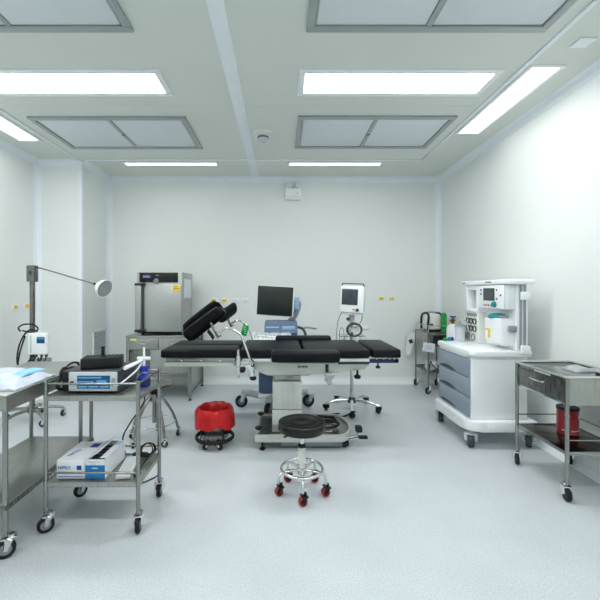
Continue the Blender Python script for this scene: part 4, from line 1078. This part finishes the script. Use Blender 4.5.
# ------------------------------------------------------------------ corner trolley
T = thing('corner_trolley', (2.22, 5.4, 0), 'small steel trolley holding a white device in the right back corner', 'trolley')
xa, xb, ya, yb = 2.055, 2.37, 5.16, 5.64
for x in (xa, xb):
    for y in (ya, yb):
        MB().cyl((x, y, .12), (x, y, .845), .0115, n=14).build('post', STEEL, T)
        caster(T, x, y, .050, .026, .4 if y < 5.3 else .8, CHROME, RUBBER, MGREY, top=.122)
m = MB().box((xa - .012, ya - .012, .845), (xb + .012, yb + .012, .855), .003); m.build('top_shelf', STEEL, T)
MB().box((xa - .005, ya + .02, .64), (xa, yb - .02, .8448)).build('side_panel', STEELH, T)
MB().box((xb, ya + .02, .64), (xb + .005, yb - .02, .8448)).build('side_panel', STEELH, T)
d = MB().box((xa + .02, ya - .006, .66), (xb - .02, ya + .01, .835), .003).build('drawer', STEELD, T)
MB().box((xa + .06, ya - .012, .68), (xb - .04, ya - .0062, .82), .004).build('drawer_black_panel', BLACK, d)  # plain black slab on the drawer front
MB().box((xa + .02, ya + .011, .655), (xb - .02, yb - .02, .66)).build('drawer_floor', STEELD, T)
m = MB().box((xa, ya, .30), (xb, yb, .306), .002)
for a, b in (((xa - .004, ya - .004), (xb + .004, ya)), ((xa - .004, yb), (xb + .004, yb + .004)), ((xa - .004, ya), (xa, yb)), ((xb, ya), (xb + .004, yb))): m.box((a[0], a[1], .288), (b[0], b[1], .318))
m.build('lower_shelf', STEELD, T)
m = MB().tube([(xa, ya, .95), (xb, ya, .95), (xb, yb, .95), (xa, yb, .95)], .005, 8, True)
for x in (xa, xb):
    for y in (ya, yb): m.cyl((x, y, .856), (x, y, .95), .005, n=8)
m.build('guard_rail', CHROME, T)

T = thing('suction_pump', (2.19, 5.40, .857), 'white portable medical device with black bumper frame on the corner trolley', 'medical device')
MB().box((2.098, 5.28, .868), (2.297, 5.50, 1.105), .035, 4).build('case', OFFW, T)
for x in (2.092, 2.303):
    MB().tube(cr([(x, 5.27, .875), (x, 5.262, .98), (x - .012 * (1 if x > 2.2 else -1), 5.275, 1.085), (x - .02 * (1 if x > 2.2 else -1), 5.39, 1.118), (x - .012 * (1 if x > 2.2 else -1), 5.51, 1.085), (x, 5.52, .98), (x, 5.51, .875)], 5), .016, 10).build('bumper', BLACK, T)
MB().tube(cr([(2.092, 5.27, .875), (2.195, 5.258, .874), (2.303, 5.27, .875)], 6), .016, 10).build('bumper', BLACK, T)
MB().tube(cr([(2.12, 5.40, 1.106), (2.13, 5.40, 1.125), (2.26, 5.40, 1.125), (2.27, 5.40, 1.106)], 5), .010, 8).build('carry_handle', MGREY, T)
MB().box((2.12, 5.275, .93), (2.17, 5.2798, .97), .002).build('control_panel', DGREY, T)
for p in ((2.12, 5.31), (2.275, 5.31), (2.12, 5.47), (2.275, 5.47)): MB().cyl((p[0], p[1], .857), (p[0], p[1], .8678), .012, n=10).build('foot', RUBBER, T)
single(MB().box((2.255, 5.175, .857), (2.322, 5.225, 1.115), .008, 3).box((2.265, 5.18, 1.115), (2.312, 5.22, 1.128), .004), 'green_container', GREEN, (2.288, 5.2, .857), 'tall green plastic container beside the white device on the corner trolley', 'container')
T = thing('hanging_card', (2.05, 5.125, .58), 'white card hanging by strings on the front of the corner trolley', 'card')
MB().obox((2.048, 5.128, .655), (.165, .003, .125), Matrix.Rotation(radians(9), 3, 'Y')).build('card', WHITEP, T)
MB().tube([(1.985, 5.132, .725), (2.04, 5.137, .842), (2.11, 5.132, .70)], .003, 6).build('string', DGREY, T)
m = MB()
for i in range(3): m.obox((2.045 + i * .002, 5.1258, .68 - i * .022), (.09, .001, .006), Matrix.Rotation(radians(9), 3, 'Y'))
m.build('print', LBLUE, T)
T = thing('paper_pouch', (1.96, 5.65, .42), 'pale sheet with a dark photo hanging on the left side of the corner trolley', 'paper')
MB().sheet(lambda u, w: (1.90 + .15 * u - .03 * w + .06 * w * (1 - u), 5.668 + .012 * sin(u * 4 + w * 3), .80 - .30 * w - .06 * (1 - u)), 6, 8, .003).build('sheet', WHITEP, T)
MB().obox((1.985, 5.6545, .665), (.055, .003, .06), Matrix.Rotation(radians(-25), 3, 'Y')).build('photo', INK, T)
MB().tube([(2.03, 5.66, .79), (2.043, 5.665, .83)], .004, 6).build('hook', CHROME, T)
m = MB()
random.seed(11)
T = thing('gauze_roll', (2.13, 5.27, .3065), 'bundle of white gauze on the lower shelf of the corner trolley', 'gauze')
MB().lathe([(0, .3155), (.07, .317), (.082, .34), (.08, .40), (.07, .43), (.045, .44), (0, .435)], (2.15, 5.30, 0), 30, fn=lambda r, z, a, j: (r * (1 + .06 * sin(7 * a + j)), z + .008 * sin(5 * a + j * 2))).build('roll', WHITEP, T)
MB().tube(circle((2.15, 5.30, .395), .088, 30), .008, 8, True).build('wrap_edge', LGREY, T)
single(MB().tube(cr([(2.075, 5.18, .33), (2.085, 5.175, .42), (2.10, 5.175, .45), (2.12, 5.175, .40), (2.20, 5.175, .33), (2.26, 5.18, .325), (2.3, 5.21, .325)], 8), .007, 8), 'tubing_coil', RUBBER, (2.18, 5.2, .307), 'black tube in front of the gauze on the corner trolley', 'tube')

# ------------------------------------------------------------------ steel trolley with drawer, right foreground
T = thing('drawer_trolley', (2.185, 2.815, 0), 'stainless steel trolley with one drawer at the right edge of the photo', 'trolley')
xa, xb, ya, yb = 1.968, 2.405, 2.545, 3.085
for x in (xa, xb):
    for y in (ya, yb):
        MB().cyl((x, y, .115), (x, y, .838), .0132, n=18).build('post', STEEL, T)
        caster(T, x, y, .046, .028, {True: 1.35, False: 1.12}[y < 2.8], CHROME, RUBBER, DGREY, top=.118)
MB().box((xa - .012, ya - .012, .838), (xb + .012, yb + .012, .846), .002).build('tray_top', STEEL, T)
m = MB().tube([(xa - .016, ya - .004, .852), (xa - .004, ya - .016, .852), (xb + .004, ya - .016, .852), (xb + .016, ya - .004, .852), (xb + .016, yb + .004, .852), (xb + .004, yb + .016, .852), (xa - .004, yb + .016, .852), (xa - .016, yb + .004, .852)], .009, 10, True)
m.build('tray_rim', CHROME, T)
m = MB().box((xa + .014, ya - .004, .655), (xb - .014, ya + .004, .8378), .002); m.build('end_panel', STEELH, T)
m = MB().box((xa + .014, yb - .004, .655), (xb - .014, yb + .004, .8378), .002); m.build('end_panel', STEELH, T)
MB().box((xb - .004, ya + .014, .655), (xb + .004, yb - .014, .8378), .002).build('back_panel', STEELH, T)
MB().box((xa - .002, ya + .016, .655), (xa + .006, yb - .016, .672), .002).build('bottom_strip', CHROME, T)
MB().box((xa - .002, ya + .016, .82), (xa + .006, yb - .016, .8378), .002).build('top_strip', STEEL, T)
MB().box((xa + .01, ya + .006, .657), (xb - .006, yb - .006, .664)).build('drawer_floor', STEELD, T)
d = MB().box((xa - .006, ya + .022, .676), (xa + .006, yb - .022, .816), .003).build('drawer', STEELD, T)
MB().tube(cr([(xa - .006, 2.74, .775), (xa - .034, 2.75, .768), (xa - .034, 2.88, .768), (xa - .006, 2.89, .775)], 5), .006, 8).build('handle', CHROME, d)
MB().box((xa - .0035, 2.70, .8222), (xa - .0022, 2.87, .8368)).build('paper_label', WHITEP, T, 'white paper label strip')
MB().box((xa + .004, ya + .004, .328), (xb - .004, yb - .004, .336), .002).build('lower_shelf', STEELB, T, 'dark mirror-finish lower shelf')
m = MB()
for a, b in (((xa, ya - .005), (xb, ya + .003)), ((xa, yb - .003), (xb, yb + .005)), ((xa - .005, ya), (xa + .003, yb)), ((xb - .003, ya), (xb + .005, yb))): m.box((a[0], a[1], .312), (b[0], b[1], .338), .001)
m.build('shelf_rim', STEEL, T)
m = MB().cyl((xa, ya, .415), (xb, ya, .415), .005, n=10).cyl((xb, ya, .415), (xb, yb, .415), .005, n=10).cyl((xa, yb, .415), (xb, yb, .415), .005, n=10)
m.build('guard_rail', STEEL, T)
tc_ = (2.235, 2.885, 0); ZT = .3375
T = thing('red_tin', (tc_[0], tc_[1], ZT), 'large red tin with dark lid on the right trolley\'s lower shelf', 'tin')
MB().lathe([(0, ZT), (.070, ZT), (.073, ZT + .004), (.071, ZT + .008), (.071, ZT + .18), (.073, ZT + .184), (0, ZT + .184)], tc_, 40).build('tin_body', REDC, T)
MB().lathe([(0, ZT + .1842), (.074, ZT + .1842), (.075, ZT + .188), (.075, ZT + .202), (.07, ZT + .206), (.066, ZT + .202), (0, ZT + .201)], tc_, 40).build('tin_lid', BLACK, T)
bnd = MB()
def on_tin(a, z): return V((tc_[0] + .0716 * cos(a), tc_[1] + .0716 * sin(a), ZT + z))
for i in range(14):
    a = -2.75 + i * .17
    if i % 5 != 4: bnd.tube([on_tin(a, .036), on_tin(a + .12, .036)], .004, 6)
bnd.build('print_band', WHITEP, T); bnd = MB()
bnd.tube([on_tin(-.78 - .34 * cos(u), .105 + .045 * sin(u)) for u in [.6 + 4.6 * k / 14 for k in range(15)]], .0045, 6)
bnd.build('tin_emblem', WHITEP, T)
MB().tube([on_tin(-2.5 + .1 * k, .15) for k in range(6)], .0025, 6).build('print_line', WHITEP, T)
def foil(x0, x1, y0, y1, z, seed, h=.03):
    return MB().pillow((x0, y0), (x1, y1), z, h, 16, 12, 3, .014, seed)
single(foil(2.15, 2.30, 2.70, 2.84, .8475, 3.3, .035), 'foil_packet', FILM, (2.22, 2.77, .8475), 'crumpled clear packet on top of the right trolley', 'packet', None)
single(foil(2.31, 2.40, 2.62, 2.80, .8475, 9.1, .03), 'foil_packet', FILM, (2.35, 2.71, .8475), 'second clear packet nearer the wall on the right trolley', 'packet', None)
T = thing('black_tray', (2.32, 2.58, .8475), 'small black tray at the near edge of the right trolley top', 'tray')
m = MB().box((2.22, 2.55, .8475), (2.40, 2.612, .852), .001)
m.box((2.22, 2.55, .852), (2.40, 2.554, .866)); m.box((2.22, 2.608, .852), (2.40, 2.612, .866)); m.box((2.22, 2.554, .852), (2.224, 2.608, .866)); m.box((2.396, 2.554, .852), (2.40, 2.608, .866))
m.build('tray', BLACK, T)

# ------------------------------------------------------------------ camera, world, view
sc = bpy.context.scene
w = bpy.data.worlds.new('World'); sc.world = w; w.use_nodes = True
w.node_tree.nodes['Background'].inputs['Color'].default_value = (.8, .9, 1, 1)
w.node_tree.nodes['Background'].inputs['Strength'].default_value = 0.0
cam = bpy.data.cameras.new('Camera'); co = bpy.data.objects.new('Camera', cam); COL.objects.link(co)
co.location = (0, 0, 1.45); co.rotation_euler = (pi / 2, 0, 0)
cam.sensor_width = 36; cam.lens = 36 * 370 / 600
cam.shift_x = 19 / 600; cam.shift_y = -10 / 600
cam.clip_start = .05
sc.camera = co
sc.view_settings.view_transform = 'Standard'; sc.view_settings.look = 'None'
sc.view_settings.gamma = 1; sc.view_settings.exposure = 1.52; sc.view_settings.use_curve_mapping = False
sc.cycles.max_bounces = 12; sc.cycles.diffuse_bounces = 7; sc.cycles.glossy_bounces = 5
sc.cycles.use_denoising = True
